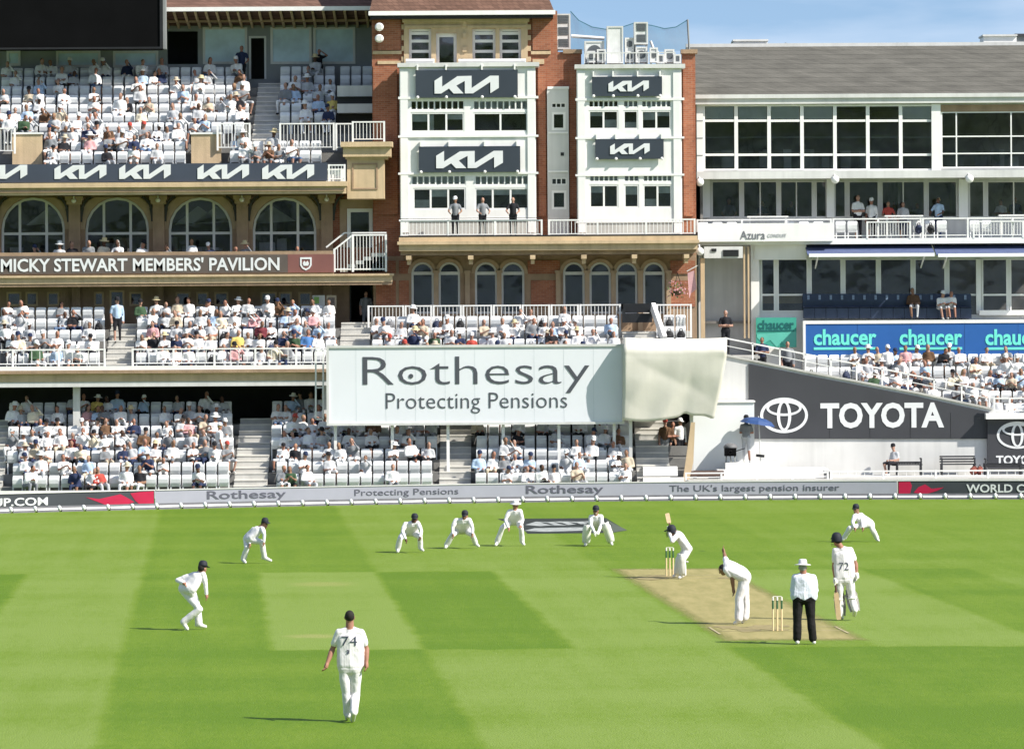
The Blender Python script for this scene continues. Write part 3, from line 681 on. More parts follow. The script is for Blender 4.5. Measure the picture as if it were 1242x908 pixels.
# stair rail by the balcony door
sx0, sx1, szb, szt = RC(404, 285, 468, 328, Y3)
mb = MB(); yq = Y3+.05
a, b, c = (sx0+.05, szt-.55), (sx0+.75, szt), (sx1, szt)
mb.bar((a[0], yq, a[1]), (b[0], yq, b[1]), .06); mb.bar((b[0], yq, b[1]), (c[0], yq, c[1]), .06)
mb.bar((a[0], yq, szb+.05), (c[0], yq, szb+.05), .05)
for i in range(17):
    x_ = a[0]+(c[0]-a[0])*i/16; zt_ = a[1]+(b[1]-a[1])*min(1, (x_-a[0])/(b[0]-a[0])); mb.bar((x_, yq, szb), (x_, yq, zt_), .025)
hr_ = MB(); hr_.bar((a[0]-.35, yq+.9, a[1]+.1), (b[0]-.35, yq+.9, b[1]+.1), .06).bar((b[0]-.35, yq+.9, b[1]+.1), (c[0], yq+.9, b[1]+.1), .05)
sr = tag(mb.build('stair_railing', white), 'white sloping stair railing outside the balcony door next to the crest', 'railing')
for x_, zz in ((a[0], a[1]), (b[0], b[1]), (c[0], c[1])): MB().bar((x_, yq, szb-.05), (x_, yq, zz+.03), .08).build('post', white, sr)
mb = MB()
for i in range(5): mb.box(sx0+.25+.3*i, sx1, Y3+.15+.0*i, Y3+1.0, szb-.05, szb+.10+.14*i)
mb.build('step', offwhite, sr); hr_.build('handrail', white, sr)
# noticeboards
nb = tag(MB().pbox(379, 358, 394, 373, 173.6, .05).build('noticeboard', offwhite), 'white noticeboard with a green notice behind the middle tier seats', 'noticeboard')
MB().pbox(381, 360, 387, 368, 173.58, .015).build('notice', mat('green_notice', (.25, .45, .12), .5, .2, 8), nb)
mb = MB(); mb.pbox(382, 373, 383.5, 380, 173.6, .04); mb.pbox(390, 373, 391.5, 380, 173.6, .04); mb.build('leg', midgrey, nb)
nb = tag(MB().pbox(396, 358, 408, 374, 173.6, .05).build('noticeboard', mat('tan_board', (.42, .36, .28), .6, .2, 6)), 'tan poster board next to the noticeboard with the green notice', 'noticeboard')
mb = MB(); mb.pbox(398, 361, 406, 370, 173.58, .015); mb.build('poster', mat('dark_poster', (.16, .13, .12), .6, .3, 8), nb)
MB().pbox(401, 374, 403, 381, 173.6, .04).build('leg', midgrey, nb)
# ================================================================== BRICK TOWER (centre)
YT = 174.4
tow = thing('brick_tower', 'tall red brick tower house with two white projecting bays beside the pavilion', 'building', loc=(X(650, YT), YT+3, 0))
xt0, xt1 = X(452, YT, 200), X(844, YT, 200)
zsl, zsb = Z(287, 172.2, 660), Z(309, 172.2, 660)
# wall above the balcony: left part rises to the eave, right part to the parapet; openings behind bays kept solid
zpar, zeav = Z(63, YT, 720), Z(14, YT, 560)
xq = X(676, YT, 40)
W5 = [(496,523,35,74),(573,601,35,74),(606,632,35,74)]; DR = (529,554,40,79)
hl = [archp(*RC(a, c, b, d, YT), 8) if False else rectp(*RC(a, c, b, d, YT)) for a, b, c, d in W5]+[rectp(*RC(DR[0], DR[2], DR[1], DR[3], YT))]
up = shape('upper_wall', [[(xt0, zsb), (xt1, zsb), (xt1, zpar), (X(827, YT, 70), zpar), (X(827, YT, 70), Z(80, YT, 760)), (X(705, YT, 70), Z(80, YT, 760)), (X(705, YT, 70), zpar), (xq, zpar), (xq, zeav), (xt0, zeav)]]+hl, YT, .5, brick, tow)
for a, b, c, d in W5: window(up, *RC(a, c, b, d, YT), YT+.12, hs=(.30, .62, .86), fw=.10, mw=.11, fm=white)
r = RC(DR[0], DR[2], DR[1], DR[3], YT); f_ = shape('door', [rectp(*r), rectp(r[0]+.12, r[1]-.12, r[2], r[3]-.16)], YT+.1, .12, white, up); shape('pane', [rectp(r[0]+.11, r[1]-.11, r[2], r[3]-.15)], YT+.15, .02, glass, f_)
# stone surround
so0 = RC(490, 23, 640, 80, YT)
shape('stone_surround', [rectp(*so0)]+hl, YT-.10, .095, cream, up)
mb = MB(); mb.pbox(488, 21, 642, 27, YT-.2, .095); mb.pbox(491, 31, 559, 34, YT-.16, .055); mb.pbox(567, 31, 638, 34, YT-.16, .055); mb.build('hood_moulding', cream, up)
mb = MB()
for a in (487, 637): 
    for j in range(4): mb.pbox(a, 30+13*j, a+7, 36+13*j, YT-.07, .066)
for y_ in (26, 40, 57, 70): mb.pbox(561, y_, 566, y_+6, YT-.16, .055)
mb.build('quoin', cream, up)
mb = MB(); mb.pbox(452, 62, 487, 66, YT-.08, .077); mb.pbox(644, 62, 668, 66, YT-.08, .077); mb.pbox(458, 74, 486, 78, YT-.06, .057); mb.pbox(646, 72, 660, 78, YT-.06, .057); mb.build('stone_band', cream, up)
mb = MB(); mb.pbox(683, 60, 706, 65, YT-.12, .7); mb.pbox(826, 60, 846, 65, YT-.12, .7); mb.build('parapet_coping', stone, up)
# brick piers that catch the light
mb = MB()
for a, b, c in ((453, 482, 260), (653, 662, 262), (691, 699, 262), (829, 841, 262)): mb.pbox(a, 80, b, c, YT-.12, .117)
for a, b in ((458, 486), (646, 668)): mb.pbox(a, 20, b, 61, YT-.10, .097)
mb.build('brick_pier', brick, up)
# eave and roof
rw = RC(448, 14, 672, 18.5, YT-.75)
rf = MB(); zr0 = rw[3]
rf.add([(rw[0], YT-.75, zr0), (rw[1], YT-.75, zr0), (rw[1]-1.6, YT+4, zr0+4.4), (rw[0]+.8, YT+4, zr0+4.4), (rw[0], YT+7, zr0), (rw[1], YT+7, zr0)], [(0,1,2,3),(1,5,2),(0,3,4),(3,2,5,4),(0,4,5,1)])
rt = rf.build('roof', rtile, tow)
mb = MB(); mb.box(rw[0]-.03, rw[1]+.05, YT-.85, YT-.72, rw[2], rw[3]+.02); mb.build('gutter', white, rt)
mb = MB(); mb.box(rw[0]+.03, rw[1]-.03, YT-.71, YT-.004, rw[2]-.12, rw[2]+.10); mb.build('eave', blackmetal, rt)
mb = MB(); mb.box(xt0+.05, xt1-.05, YT+.5, YT+9, zsb, Z(81, YT, 760)); mb.box(xt0+.05, xq-.05, YT+.6, YT+6.5, zpar-.1, zeav-.05); mb.build('building_core', roomm, tow)
# sunlit white balustrade below the upper windows
mb = MB()
mb.pbox(492, 74, 527, 79.5, YT-.45, .12); mb.pbox(556, 74, 638, 79.5, YT-.45, .12)
mb.pbox(492, 71.5, 527, 74, YT-.5, .2); mb.pbox(556, 71.5, 638, 74, YT-.5, .2)
mb.build('balustrade', white, up)

def bay(px0, px1, py0, py1, Yf, wins, transoms, label):
    """white timber bay: body with window openings, corner posts, mouldings, sashes"""
    b = None
    o = RC(px0, py0, px1, py1, Yf)
    hl = [rectp(*RC(a, c, b_, d, Yf)) for a, b_, c, d, n in wins+transoms]
    b = shape('bay', [rectp(*o)]+hl, Yf, .12, white, tow)
    mb = MB(); mb.box(o[0], o[0]+.12, Yf+.121, YT-.13, o[2], o[3]); mb.box(o[1]-.12, o[1], Yf+.121, YT-.13, o[2], o[3])
    mb.box(o[0], o[1], Yf+.121, YT-.13, o[3]-.1, o[3]-.002); mb.build('side_wall', white, b)
    mb = MB(); mb.box(o[0]+.13, o[1]-.13, YT-.16, YT-.135, o[2], o[3]-.11); mb.build('inner_wall', roomm, b)
    mb = MB(); mb.pbox(px0-3, py0-3, px1+4, py0+2, Yf-.14, .9); mb.build('cornice', offwhite, b)
    mb = MB()
    for y_, h_ in ((py0+38, 3), (py0+85, 2.5), (py0+130, 2.5)): mb.pbox(px0-2, y_, px1+3, y_+h_, Yf-.062, .059)
    mb.pbox(px0-1, py0+187, px1+1, py0+189, Yf-.062, .059)
    mb.build('moulding', white, b)
    mb = MB()
    for a, c in ((px0+1, px0+10), (px1-10, px1-1)):
        mb.pbox(a, py0+6, c, py1-4, Yf-.05, .047)
    mb.build('corner_post', white, b)
    MB().pbox(px0+11, py0+190, px1-11, py1-1, Yf-.02, .017).build('base_panel', conc, b)
    for a, b_, c, d, n in wins: window(b, *RC(a, c, b_, d, Yf), Yf+.015, vs=[i/n for i in range(1, n)], fw=.055, mw=.07, d=.09, gm=glassc)
    cu2 = MB(); rnd = random.Random(int(px0))
    for a, b_, c, d, n in wins:
        for i in range(n):
            q0, q1 = a+(b_-a)*i/n, a+(b_-a)*(i+1)/n; t = rnd.random()
            if t < .35: cu2.pbox(q0, c, q1, c+(d-c)*rnd.uniform(.25, .55), Yf+.076, .012)
            elif t < .6: cu2.pbox(q0, c, q0+(q1-q0)*.3, d, Yf+.076, .012)
            elif t < .8: cu2.pbox(q0+1, d-(d-c)*rnd.uniform(.3, .55), q1-1, d, Yf+.2, .1)
    for a, b_, c, d, n in transoms[1:]: cu2.pbox(a, c, b_, d, Yf+.085, .012)
    cu2.build('curtain', mat('window_curtain', (.78, .78, .76), .8, .3, 3), b)  # pale panels added behind the panes so the glass reads lighter
    for a, b_, c, d, n in transoms: window(b, *RC(a, c, b_, d, Yf), Yf+.015, vs=[i/n for i in range(1, n)], fw=.035, mw=.055, d=.08, name='transom')
    return b
YB = 173.2
bay(485, 650, 79, 286, YB, [(498,563,136.5,160,3),(574,640,136.5,160,2),(501,565,228,254,3),(576,641,228,254,3)], [(498,563,122,133.5,9),(574,640,122,133.5,9),(499,565,213,224.5,9),(576,641,213,224.5,9)], '')
bay(700, 827, 81, 286, YB, [(714,750,134,157,2),(756,774,134,157,1),(778,814,134,157,2),(715,750,224,252,2),(757,775,224,252,1),(780,815,224,252,2)], [(714,750,122,130.5,6),(756,774,122,130.5,3),(778,814,122,130.5,6),(715,750,212,220.5,6),(757,775,212,220.5,3),(780,815,212,220.5,6)], '')
# narrow white stair column between the bays
YM = YT-.35
wn = [(669,686,136,158),(669,687,231,254)]; tn = [(669,686,125,131),(669,687,216,224)]
sc_ = shape('stair_column', [rectp(*RC(664, 108, 690, 286, YM))]+[rectp(*RC(a, c, b, d, YM)) for a, b, c, d in wn+tn], YM, .1, offwhite, tow)
for a, b, c, d in wn: window(sc_, *RC(a, c, b, d, YM), YM+.01, fw=.09, d=.09, fm=white)
for a, b, c, d in tn: window(sc_, *RC(a, c, b, d, YM), YM+.01, vs=(.33, .66), fw=.03, d=.08)
mb = MB(); mb.pbox(664, 105, 690, 108, YM-.04, .36); mb.pbox(665, 160, 689, 162, YM-.04, .037); mb.pbox(665, 207, 689, 209, YM-.04, .037); mb.build('moulding', white, sc_)
mb = MB(); mb.pbox(680, 185, 684, 189, YM-.02, .017); mb.build('vent', blackmetal, sc_)
o_ = RC(664, 108, 690, 286, YM); mb = MB(); mb.box(o_[0], o_[0]+.05, YM+.1, YT-.005, o_[2], o_[3]); mb.box(o_[1]-.05, o_[1], YM+.1, YT-.005, o_[2], o_[3]); mb.box(o_[0]+.05, o_[1]-.05, YT-.03, YT-.006, o_[2], o_[3], 1); mb.build('side_wall', [offwhite, darkm], sc_)
# KIA boards on the bays
for a, b, c, d, k, lab in ((504,628,85,118.5,(527,605,92,113.5),'large slate KIA board at the top of the left white bay'),(508,631,177.5,209,(529,610,183,204),'large slate KIA board at the middle of the left white bay'),
                    (718,803,93,117,(738,787,98,111),'smaller slate KIA board at the top of the right white bay'),(722,805,168.5,193,(740,788,174,187),'smaller slate KIA board at the middle of the right white bay')):
    s_ = MB().pbox(a, c, b, d, YB-.17, .06); s_ = tag(s_.build('sign', signpanel), lab, 'sign')
    kia(s_, k[0], k[2], k[1], k[3], YB-.20)
    mb = MB()
    for q in (.02, .3, .65, .97):
        x_ = X(a+(b-a)*q, YB, c); mb.box(x_-.03, x_+.03, YB-.19, YB-.02, Z(c, YB, a)-.02, Z(c-6, YB, a)); mb.ball((x_, YB-.18, Z(d, YB, a)+.0), .06)
    mb.build('bracket', white, s_)
# balcony slab with beige cornice
xb0, xb1 = X(484, 172, 298), X(846, 172, 298)
sl5 = MB().box(xb0+.06, xb1-.06, 172.2, YT+.5, zsb+.02, zsl-.01).build('balcony_slab', stone, tow)
mb = MB(); mb.box(xb0+.05, xb1-.05, 172.14, 172.24, zsb, zsl-.35); mb.build('fascia', stone, sl5)
mb = MB(); mb.box(xb0, xb1, 171.92, 172.2, zsl-.52, zsl-.28); mb.box(xb0-.06, xb1+.06, 171.8, 172.2, zsl-.28, zsl-.16); mb.box(xb0, xb1, 171.95, 172.2, zsl-.16, zsl); mb.build('cornice', cream, sl5)
mb = MB()
for px in (496, 571, 646, 708, 769, 832):
    x_ = X(px, 172.6, 305); mb.box(x_-.10, x_+.10, 172.0, 173.9, zsb-.16, zsb-.01); mb.box(x_-.07, x_+.07, 172.3, 173.9, zsb-.34, zsb-.16)
mb.build('bracket', cream, sl5)
railing('white balcony railing in front of the left white bay', (xb0+.1, 172.1, zsl), (X(657, 172.1, 280), 172.1, zsl), .62, group='tower balcony railings', step=.14)
railing('white balcony railing in front of the right white bay', (X(666, 172.1, 280), 172.1, zsl), (xb1-.1, 172.1, zsl), .62, group='tower balcony railings', step=.14)
mb = MB(); mb.bar((xb0, 171.98, zsl+.03), (xb1, 171.98, zsl+.03), .06); mb.bar((xb0, 172.02, zsl+.70), (X(657, 172, 270), 172.02, zsl+.72), .02)
tag(mb.build('cable', blackmetal), 'black cable strung along the tower balcony railing', 'cable')
# ground arcade of the tower
YG = 174.2
AW = [(499,526),(532,558),(576,603),(608,636),(683,709),(715,741),(747,773),(780,806)]
hl = []; ww = []
for a, b in AW:
    x0, x1 = X(a, YG, 340), X(b, YG, 340); z1 = Z(318, YG, a); z0 = Z(371, YG, a)-.3
    hl.append(archp(x0, x1, z0, z1, 10)); ww.append((x0, x1, z0, z1))
ga = shape('arcade_wall', [rectp(xt0+.01, xt1, 5.6, zsb+.01)]+hl, YG, .35, stone, tow)
for (x0, x1, z0, z1), (a, b) in zip(ww, AW):
    hz = (Z(331.5, YG, a)-z0)/(z1-z0); wf = window(ga, x0, x1, z0, z1, YG+.06, hs=(hz,), fw=.08, mw=.12, arch=True, fm=offwhite, d=.12)
    r = (x1-x0)/2; xc = (x0+x1)/2; zc = z1-r
    shape('arch', [[(xc+(r+.14)*math.cos(math.pi*i/12), zc+(r+.14)*math.sin(math.pi*i/12)) for i in range(13)]+[(xc+(r+.01)*math.cos(math.pi*i/12), zc+(r+.01)*math.sin(math.pi*i/12)) for i in range(12,-1,-1)]], YG-.07, .065, archm, ga)
mb = MB()
for a, b in ((640, 679), (813, 843), (484, 496), (456, 480)):
    mb.pbox(a, 316, b, 332, YG-.05, .047); mb.pbox(a+(a == 640)*4, 340, b-(a == 640)*4, 372, YG-.04, .037)
mb.build('brick_panel', brick, ga)
mb = MB()
for px in (529, 567, 605.5, 712, 744, 776.5, 677, 811): x_ = X(px, YG, 340); mb.box(x_-.09, x_+.09, YG-.12, YG-.004, 5.8, Z(330, YG, px)); mb.box(x_-.13, x_+.13, YG-.15, YG-.004, Z(331, YG, px), Z(328, YG, px))
mb.build('pilaster', archm, ga)
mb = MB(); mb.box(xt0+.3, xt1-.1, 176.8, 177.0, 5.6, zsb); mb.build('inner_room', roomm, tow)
MB().box(xt0, xr1+.3, 172.4, YG+.3, 5.5, 5.95).build('walkway', conc, tow)
# walkway railings
zw = 5.95
for i, (a, b) in enumerate(((447,489),(492,523),(526,559),(562,596),(599,631),(634,666),(669,701),(704,752))):
    railing(['leftmost panel of white rail below the tower arches, beside the dark doorway','second panel from the left of white rail below the tower arches','third panel from the left of white rail below the tower arches','fourth panel from the left of white rail below the tower arches','fifth panel from the left of white rail below the tower arches','third panel from the right of white rail below the tower arches','second panel from the right of white rail below the tower arches','rightmost panel of white rail below the arches, beside the dark bench'][i],
            (X(a, 172.7, 378), 172.7, zw), (X(b, 172.7, 378), 172.7, zw), Z(370.5, 172.7, 600)-zw, group='walkway rail panels below the tower arches', post=3)
railing('white rail at the top of the stair, right of the dark bench', (X(797, 172, 380), 172, 5.6), (X(838, 172, 380), 172, 5.6), 1.35, step=.12)
mb = MB(); q0, q1 = W(792, 372, 171.9), W(806, 412, 169.8); mb.bar(q0, q1, .16, .35); tag(mb.build('stair_wall', white), 'sloping white stair side wall right of the dark bench', 'wall')
# dark padded bench at the head of the stair
db = tag(MB().pbox(755, 380, 791, 391, 172.0, .7).build('dark_bench', mat('black_leather', (.022, .023, .026), .4, .2, 4)), 'black padded bench at the head of the stair under the tower arches', 'bench')
mb = MB(); mb.pbox(756, 368, 790, 379, 172.55, .16); mb.build('backrest', MATS['black_leather'], db)
mb = MB(); mb.pbox(755, 375, 758.5, 380, 172.0, .6); mb.pbox(788, 375, 791.5, 380, 172.0, .6); mb.build('armrest', MATS['black_leather'], db)
# flower basket and pink pennant
fl = MB(); rnd = random.Random(8); cc = W(822, 349, 173.4)
for i in range(150):
    v = Vector((rnd.gauss(0,.20), rnd.gauss(0,.18), rnd.gauss(0,.16)-.06)); p = cc+v; s_ = rnd.uniform(.025,.05); q = Vector((rnd.gauss(0,1), rnd.gauss(0,1), rnd.gauss(0,1))).normalized(); q2 = q.orthogonal().normalized()
    fl.add([p-q*s_, p+q2*s_, p+q*s_, p-q2*s_], [(0,1,2,3)], 0 if rnd.random() < .6 else 1)
fo = fl.build('flower_basket', [mat('pink_petals', (.42, .22, .24), .7, .3, 9), mat('leaf_green', (.06, .11, .03), .7, .3, 9)]); tag(fo, 'hanging basket of pink flowers on the brick right of the tower arches', 'flower basket')
bw = MB(); bw.lathe(cc+Vector((0,0,-.24)), [(.02,-.06),(.14,.0),(.2,.12)], 12); bw.build('bowl', mat('basket_brown', (.10, .07, .04), .8, .2, 5), fo)
bw = MB(); bw.bar(cc+Vector((-.18,0,-.1)), cc+Vector((0,0,.55)), .02); bw.bar(cc+Vector((.18,0,-.1)), cc+Vector((0,0,.55)), .02); bw.bar(cc+Vector((0,0,.55)), cc+Vector((0,.8,.58)), .03); bw.build('hanger', blackmetal, fo)
pz = MB(); a = [(834,331),(842,328),(845,350),(838,356),(836,362)]; pts = [W(x_, y_, 172.6+.08*(i % 2)) for i, (x_, y_) in enumerate(a)]
pz.add(pts+[p+Vector((0,.02,0)) for p in pts], [(4,3,2,1,0),(5,6,7,8,9)]+[(i,(i+1)%5,5+(i+1)%5,5+i) for i in range(5)]); po = tag(pz.build('pennant', mat('pink_cloth', (.42,.25,.26), .8, .15, 5)), 'pale pink flag hanging at the right corner of the tower arcade', 'flag')
MB().bar(W(833, 329, 172.62), W(846, 322, 172.6), .035).build('pole', offwhite, po)
# loudspeakers at the left edge of the tower
for py, lab in ((33, 'upper white loudspeaker on the left edge of the brick tower'), (47, 'lower white loudspeaker on the left edge of the brick tower')):
    c = W(460, py, 173.2); mb = MB(); mb.ball(c, .17, .22, .16, 12, 8); o = tag(mb.build('loudspeaker', white, None, True), lab, 'loudspeaker', 'white loudspeakers on the tower')
    mb = MB(); mb.tube(c+Vector((0,-.14,0)), c+Vector((0,-.22,0)), .09, .11, 12); mb.build('horn', offwhite, o); mb = MB(); mb.bar(c, c+Vector((0,1.15,0)), .06); mb.build('bracket', midgrey, o)

# plant on the roof of the right bay
acg = mat('plant_grey', (.68, .68, .67), .5, .14, 3, streak=.15); acd = mat('plant_dark', (.10, .11, .12), .5, .2, 3)
def plant_unit(px0, py0, px1, py1, Y, label, d=.9, fans=1, style=0):
    x0, x1, z0, z1 = RC(px0, py0, px1, py1, Y); zb_ = Z(78, Y, px0)
    o = MB().box(x0, x1, Y, Y+d, z0, z1).build('air_unit', acg); tag(o, label, 'rooftop unit', 'air handling plant on the tower roof')
    shape('casing_edge', [rectp(x0, x1, z0, z1), rectp(x0+.06, x1-.06, z0+.06, z1-.06)], Y-.03, .028, offwhite, o)
    h = (z1-z0)/fans
    for i in range(fans):
        if style == 2: continue
        cx, cz, r = (x0+x1)/2, z0+h*(i+.5), min(h, x1-x0)*.36
        mb = MB(); mb.tube((cx, Y-.02, cz), (cx, Y-.003, cz), r, r, 16); mb.build('fan', acd, o) if style == 0 else None
        if style == 1: mb = MB(); [mb.box(x0+.1, x1-.1, Y-.02, Y-.002, cz-h*.3+j*h*.14, cz-h*.3+j*h*.14+.05) for j in range(5)]; mb.build('louvre', acd, o)
    if z0 > zb_+.02:
        mb = MB(); [mb.bar((a, yy, zb_), (a, yy, z0), .06) for a in (x0+.05, x1-.05) for yy in (Y+.08, Y+d-.08)]; mb.build('leg', midgrey, o)
    return o
plant_unit(674, 17, 692, 60, 175.2, 'white louvred rooftop cabinet beside the tiled roof', fans=3, style=1)
plant_unit(709, 50, 733, 77, 174.0, 'low grey rooftop unit with dark fan, leftmost on the bay', fans=1)
plant_unit(736, 32, 756, 77, 173.9, 'tall plain pale rooftop cabinet at the middle of the roof', style=2)
plant_unit(758, 46, 769, 76, 174.1, 'narrow grey rooftop unit right of the tall pale cabinet', fans=2)
plant_unit(769, 27, 786, 54, 174.0, 'raised rooftop unit with dark front on legs', fans=2, style=1)
plant_unit(771, 57, 785, 76, 173.9, 'small grey rooftop box below the raised dark unit', fans=1, style=0)
plant_unit(806, 60, 818, 76, 174.0, 'small white rooftop box at the right end of the bay roof', fans=1)
mb = MB(); mb.tube(W(693, 44, 175.6), W(733, 47, 175.6), .07)
rp_ = mb.build('rooftop_pipework', acg)
for a, b, r_ in ((W(790, 66, 175.1), W(806, 70, 175.1), .06), (W(789, 50, 175.2), W(795, 66, 175.2), .05), (W(797, 62, 175.2), W(800, 75, 175.2), .05)): MB().tube(a, b, r_).build('pipe', acg, rp_)
tag(rp_, 'thin grey pipework running between the rooftop units', 'pipework')
for i_, (a, b, c, d) in enumerate(((712,62,722,76),(724,60,735,76),(788,58,798,76),(797,66,806,77),(817,66,826,77))):
    plant_unit(a, b, c, d, 173.55+.06*i_, ['small square fan box, first in front row on the bay roof', 'small square fan box, second in front row on the bay roof', 'small pale box between the raised unit and the roof edge', 'lowest pale box in front row on the bay roof', 'last small box beside the brick corner of the bay roof'][i_], d=.3, fans=1, style=i_ % 2)
mb = MB(); zz0 = Z(77, 173.4, 760)
for a in (709, 720, 731, 742, 753, 764, 775, 786, 797, 808, 819): mb.bar((X(a, 173.4, 70), 173.4, zz0), (X(a, 173.4, 70), 173.4, zz0+.4), .03)
mb.bar((X(709, 173.4, 70), 173.4, zz0+.4), (X(819, 173.4, 70), 173.4, zz0+.4), .04); tag(mb.build('roof_rail', offwhite), 'thin pale guard rail along the roof edge of the right white bay', 'railing')
# sagging net behind the plant
nm = bpy.data.materials.new('blue_netting'); nm.use_nodes = True; t = nm.node_tree; n = t.nodes; n.clear()
oo = n.new('ShaderNodeOutputMaterial'); tr = n.new('ShaderNodeBsdfTransparent'); df = n.new('ShaderNodeBsdfDiffuse'); df.inputs[0].default_value = (.03, .14, .20, 1); m_ = n.new('ShaderNodeMixShader'); m_.inputs[0].default_value = .30
t.links.new(tr.outputs[0], m_.inputs[1]); t.links.new(df.outputs[0], m_.inputs[2]); t.links.new(m_.outputs[0], oo.inputs[0])
mb = MB(); top = [(692,14),(702,25),(718,33),(736,36),(752,34),(770,28),(790,31),(806,35),(820,33),(833,25)]
vs = []; 
for (a, b) in top: vs += [W(a, b, 177+.05*math.sin(a)), W(a+.5, 62, 177)]
mb.add(vs, [(2*i, 2*i+2, 2*i+3, 2*i+1) for i in range(len(top)-1)]); no_ = tag(mb.build('netting', nm), 'sagging blue bird netting strung behind the rooftop plant', 'netting')
mb = MB(); [mb.bar(W(a, b, 177.02), W(c, d, 177.02), .03) for (a, b), (c, d) in zip(top, top[1:])]; mb.build('rope', mat('teal_rope', (.05,.16,.2), .7), no_)
mb = MB(); mb.tube(W(834, 24, 177), W(836, 64, 177), .04); mb.build('pole', midgrey, no_)
# ================================================================== GLAZED STAND (right)
YR = 175.5; XR = 24.5
st = thing('glazed_stand', 'white modern stand with long window bands and a grey slate roof beside the tower', 'building', loc=(15, 178, 0))
xs0 = X(845, YR, 160)
def zR(py, Y=YR, px=1040): return Z(py, Y, px)
# roof
ze, zr_ = zR(116, YR), zR(56, 183)
rf = MB(); rx0 = X(841, YR, 100)
rf.add([(rx0, YR-.25, ze), (XR, YR-.25, ze), (XR, 183, zr_), (rx0, 183, zr_), (rx0, 191, ze), (XR, 191, ze)], [(0,1,2,3),(3,2,5,4),(0,3,4),(1,5,2),(0,4,5,1)])
rt = rf.build('roof', slate, st)
mb = MB(); mb.box(rx0, XR, 182.9, 183.15, zr_-.02, zr_+.12); mb.build('ridge', offwhite, rt)
mb = MB(); mb.box(rx0-.02, XR, YR-.36, YR-.24, ze-.10, ze+.05); mb.build('gutter', offwhite, rt)
mb = MB(); mb.box(rx0-.02, XR, YR-.28, YR+.2, zR(126), ze-.1); mb.build('fascia', offwhite, st)
for a, b, c, d, lab in ((890,931,48,58,'low white rooflight on the ridge of the slate roof, left one'), (1193,1233,42,54,'taller white rooflight on the ridge of the slate roof, right one')):
    s_ = tag(MB().pbox(a, c+2, b, d, 183.3, 1.5).build('rooflight', white), lab, 'rooflight', 'rooflights on the slate roof')
    mb = MB(); mb.pbox(a-1, c, b+1, c+2, 183.2, 1.7); mb.build('lid', offwhite, s_)
ck = tag(MB().pbox(1232, 44, 1262, 56, 183.4, 1.0).build('vent_box', midgrey), 'dark grey vent box at the right end of the slate roof ridge', 'vent'); MB().pbox(1231, 41, 1264, 44, 183.3, 1.2).build('lid', darkgrey, ck)
an = MB(); an.tube(W(953, 52, 183.2), W(953, 60, 183.2), .03); an.bar(W(951, 53, 183.2), W(955, 53, 183.2), .03); tag(an.build('aerial', midgrey), 'thin aerial on the ridge of the slate roof', 'aerial')
# upper glazed band
grid = [853+39.9*i for i in range(8)]
hl = [rectp(*RC(a+.0, 127, b, 207, YR)) for a, b in zip(grid, grid[1:])]
x_r0, x_r1 = X(1141, YR, 170), XR-.3
big = (x_r0, x_r1, zR(205), zR(136)); hl.append(rectp(*big))
mh = []
midw = [(863,898),(901,943),(946,986),(989,1003),(1012,1026),(1029,1066),(1069,1122),(1125,1161),(1175,1194),(1197,1262)]
Ym = 177.0
x0s = X(846, YR, 160)
uw = shape('upper_wall', [rectp(x0s, XR, zR(216), zR(126)+.02)]+hl, YR, .2, offwhite, st)
blind = mat('grey_blind', (.70, .70, .67), .7, .12, 2)
for i, (a, b) in enumerate(zip(grid, grid[1:])):
    r = RC(a, 127, b, 207, YR); window(uw, *r, YR-.04, hs=(.24, .755), fw=.07, mw=.09, fm=white, gm=glassc)
    h = r[3]-r[2]
    if i in (0,1,2,3,6): MB().box(r[0]+.09, r[1]-.09, YR+.02, YR+.035, r[2]+h*.78, r[3]-.08).build('blind', blind, uw)
    MB().box(r[0]+.07, r[1]-.07, YR+.06, YR+.10, r[2]+h*.50, r[2]+h*.515).build('rail', midgrey, uw)
window(uw, *big, YR-.04, vs=(.08, .36, .75), hs=(.26, .56), fw=.06, mw=.05, fm=white, gm=glass)
mb = MB(); mb.pbox(1141, 127, 1262, 135.5, YR-.05, .045); mb.build('soffit_strip', stone, uw)
mb = MB(); mb.pbox(1130, 126, 1141, 208, YR-.12, .115); mb.pbox(845, 122, 853, 214, YR-.10, .095); mb.build('pier', white, uw)
mb = MB(); [mb.pbox(845.5, y_, 852.5, y_+1, YR-.112, .01) for y_ in (146, 167, 188)]; mb.build('joint', midgrey, uw)
rm = MB(); rm.box(x0s+.1, XR, 181.3, 181.5, 0, zR(120)); rm.box(x0s+.1, XR, YR+.25, 181.3, zR(213), zR(208)); rm.box(x0s+.1, x0s+.2, YR+.25, 181.3, .5, zR(122)); rm.box(x0s+.1, XR, YR+.3, 181.3, zR(126)-.05, zR(126)+.0)
for px in (1012, 1090, 1165): xx = X(px, Ym, 240); rm.box(xx, xx+.1, Ym+.3, 181.3, zR(268, Ym), zR(216, Ym))
rm.build('inner_room', mat('dim_interior', (.25, .235, .22), .8, .8, .8), st)
furn = MB(); rnd = random.Random(4)
for i in range(26):
    px = rnd.uniform(858, 1250); furn.pbox(px, rnd.uniform(180, 192), px+rnd.uniform(5, 16), 206, 177.5+rnd.random()*2, .3)
furn.build('furniture', mat('interior_furniture', (.45, .44, .42), .6, .8, .8), st)  # random boxes added indoors to relieve the black panes
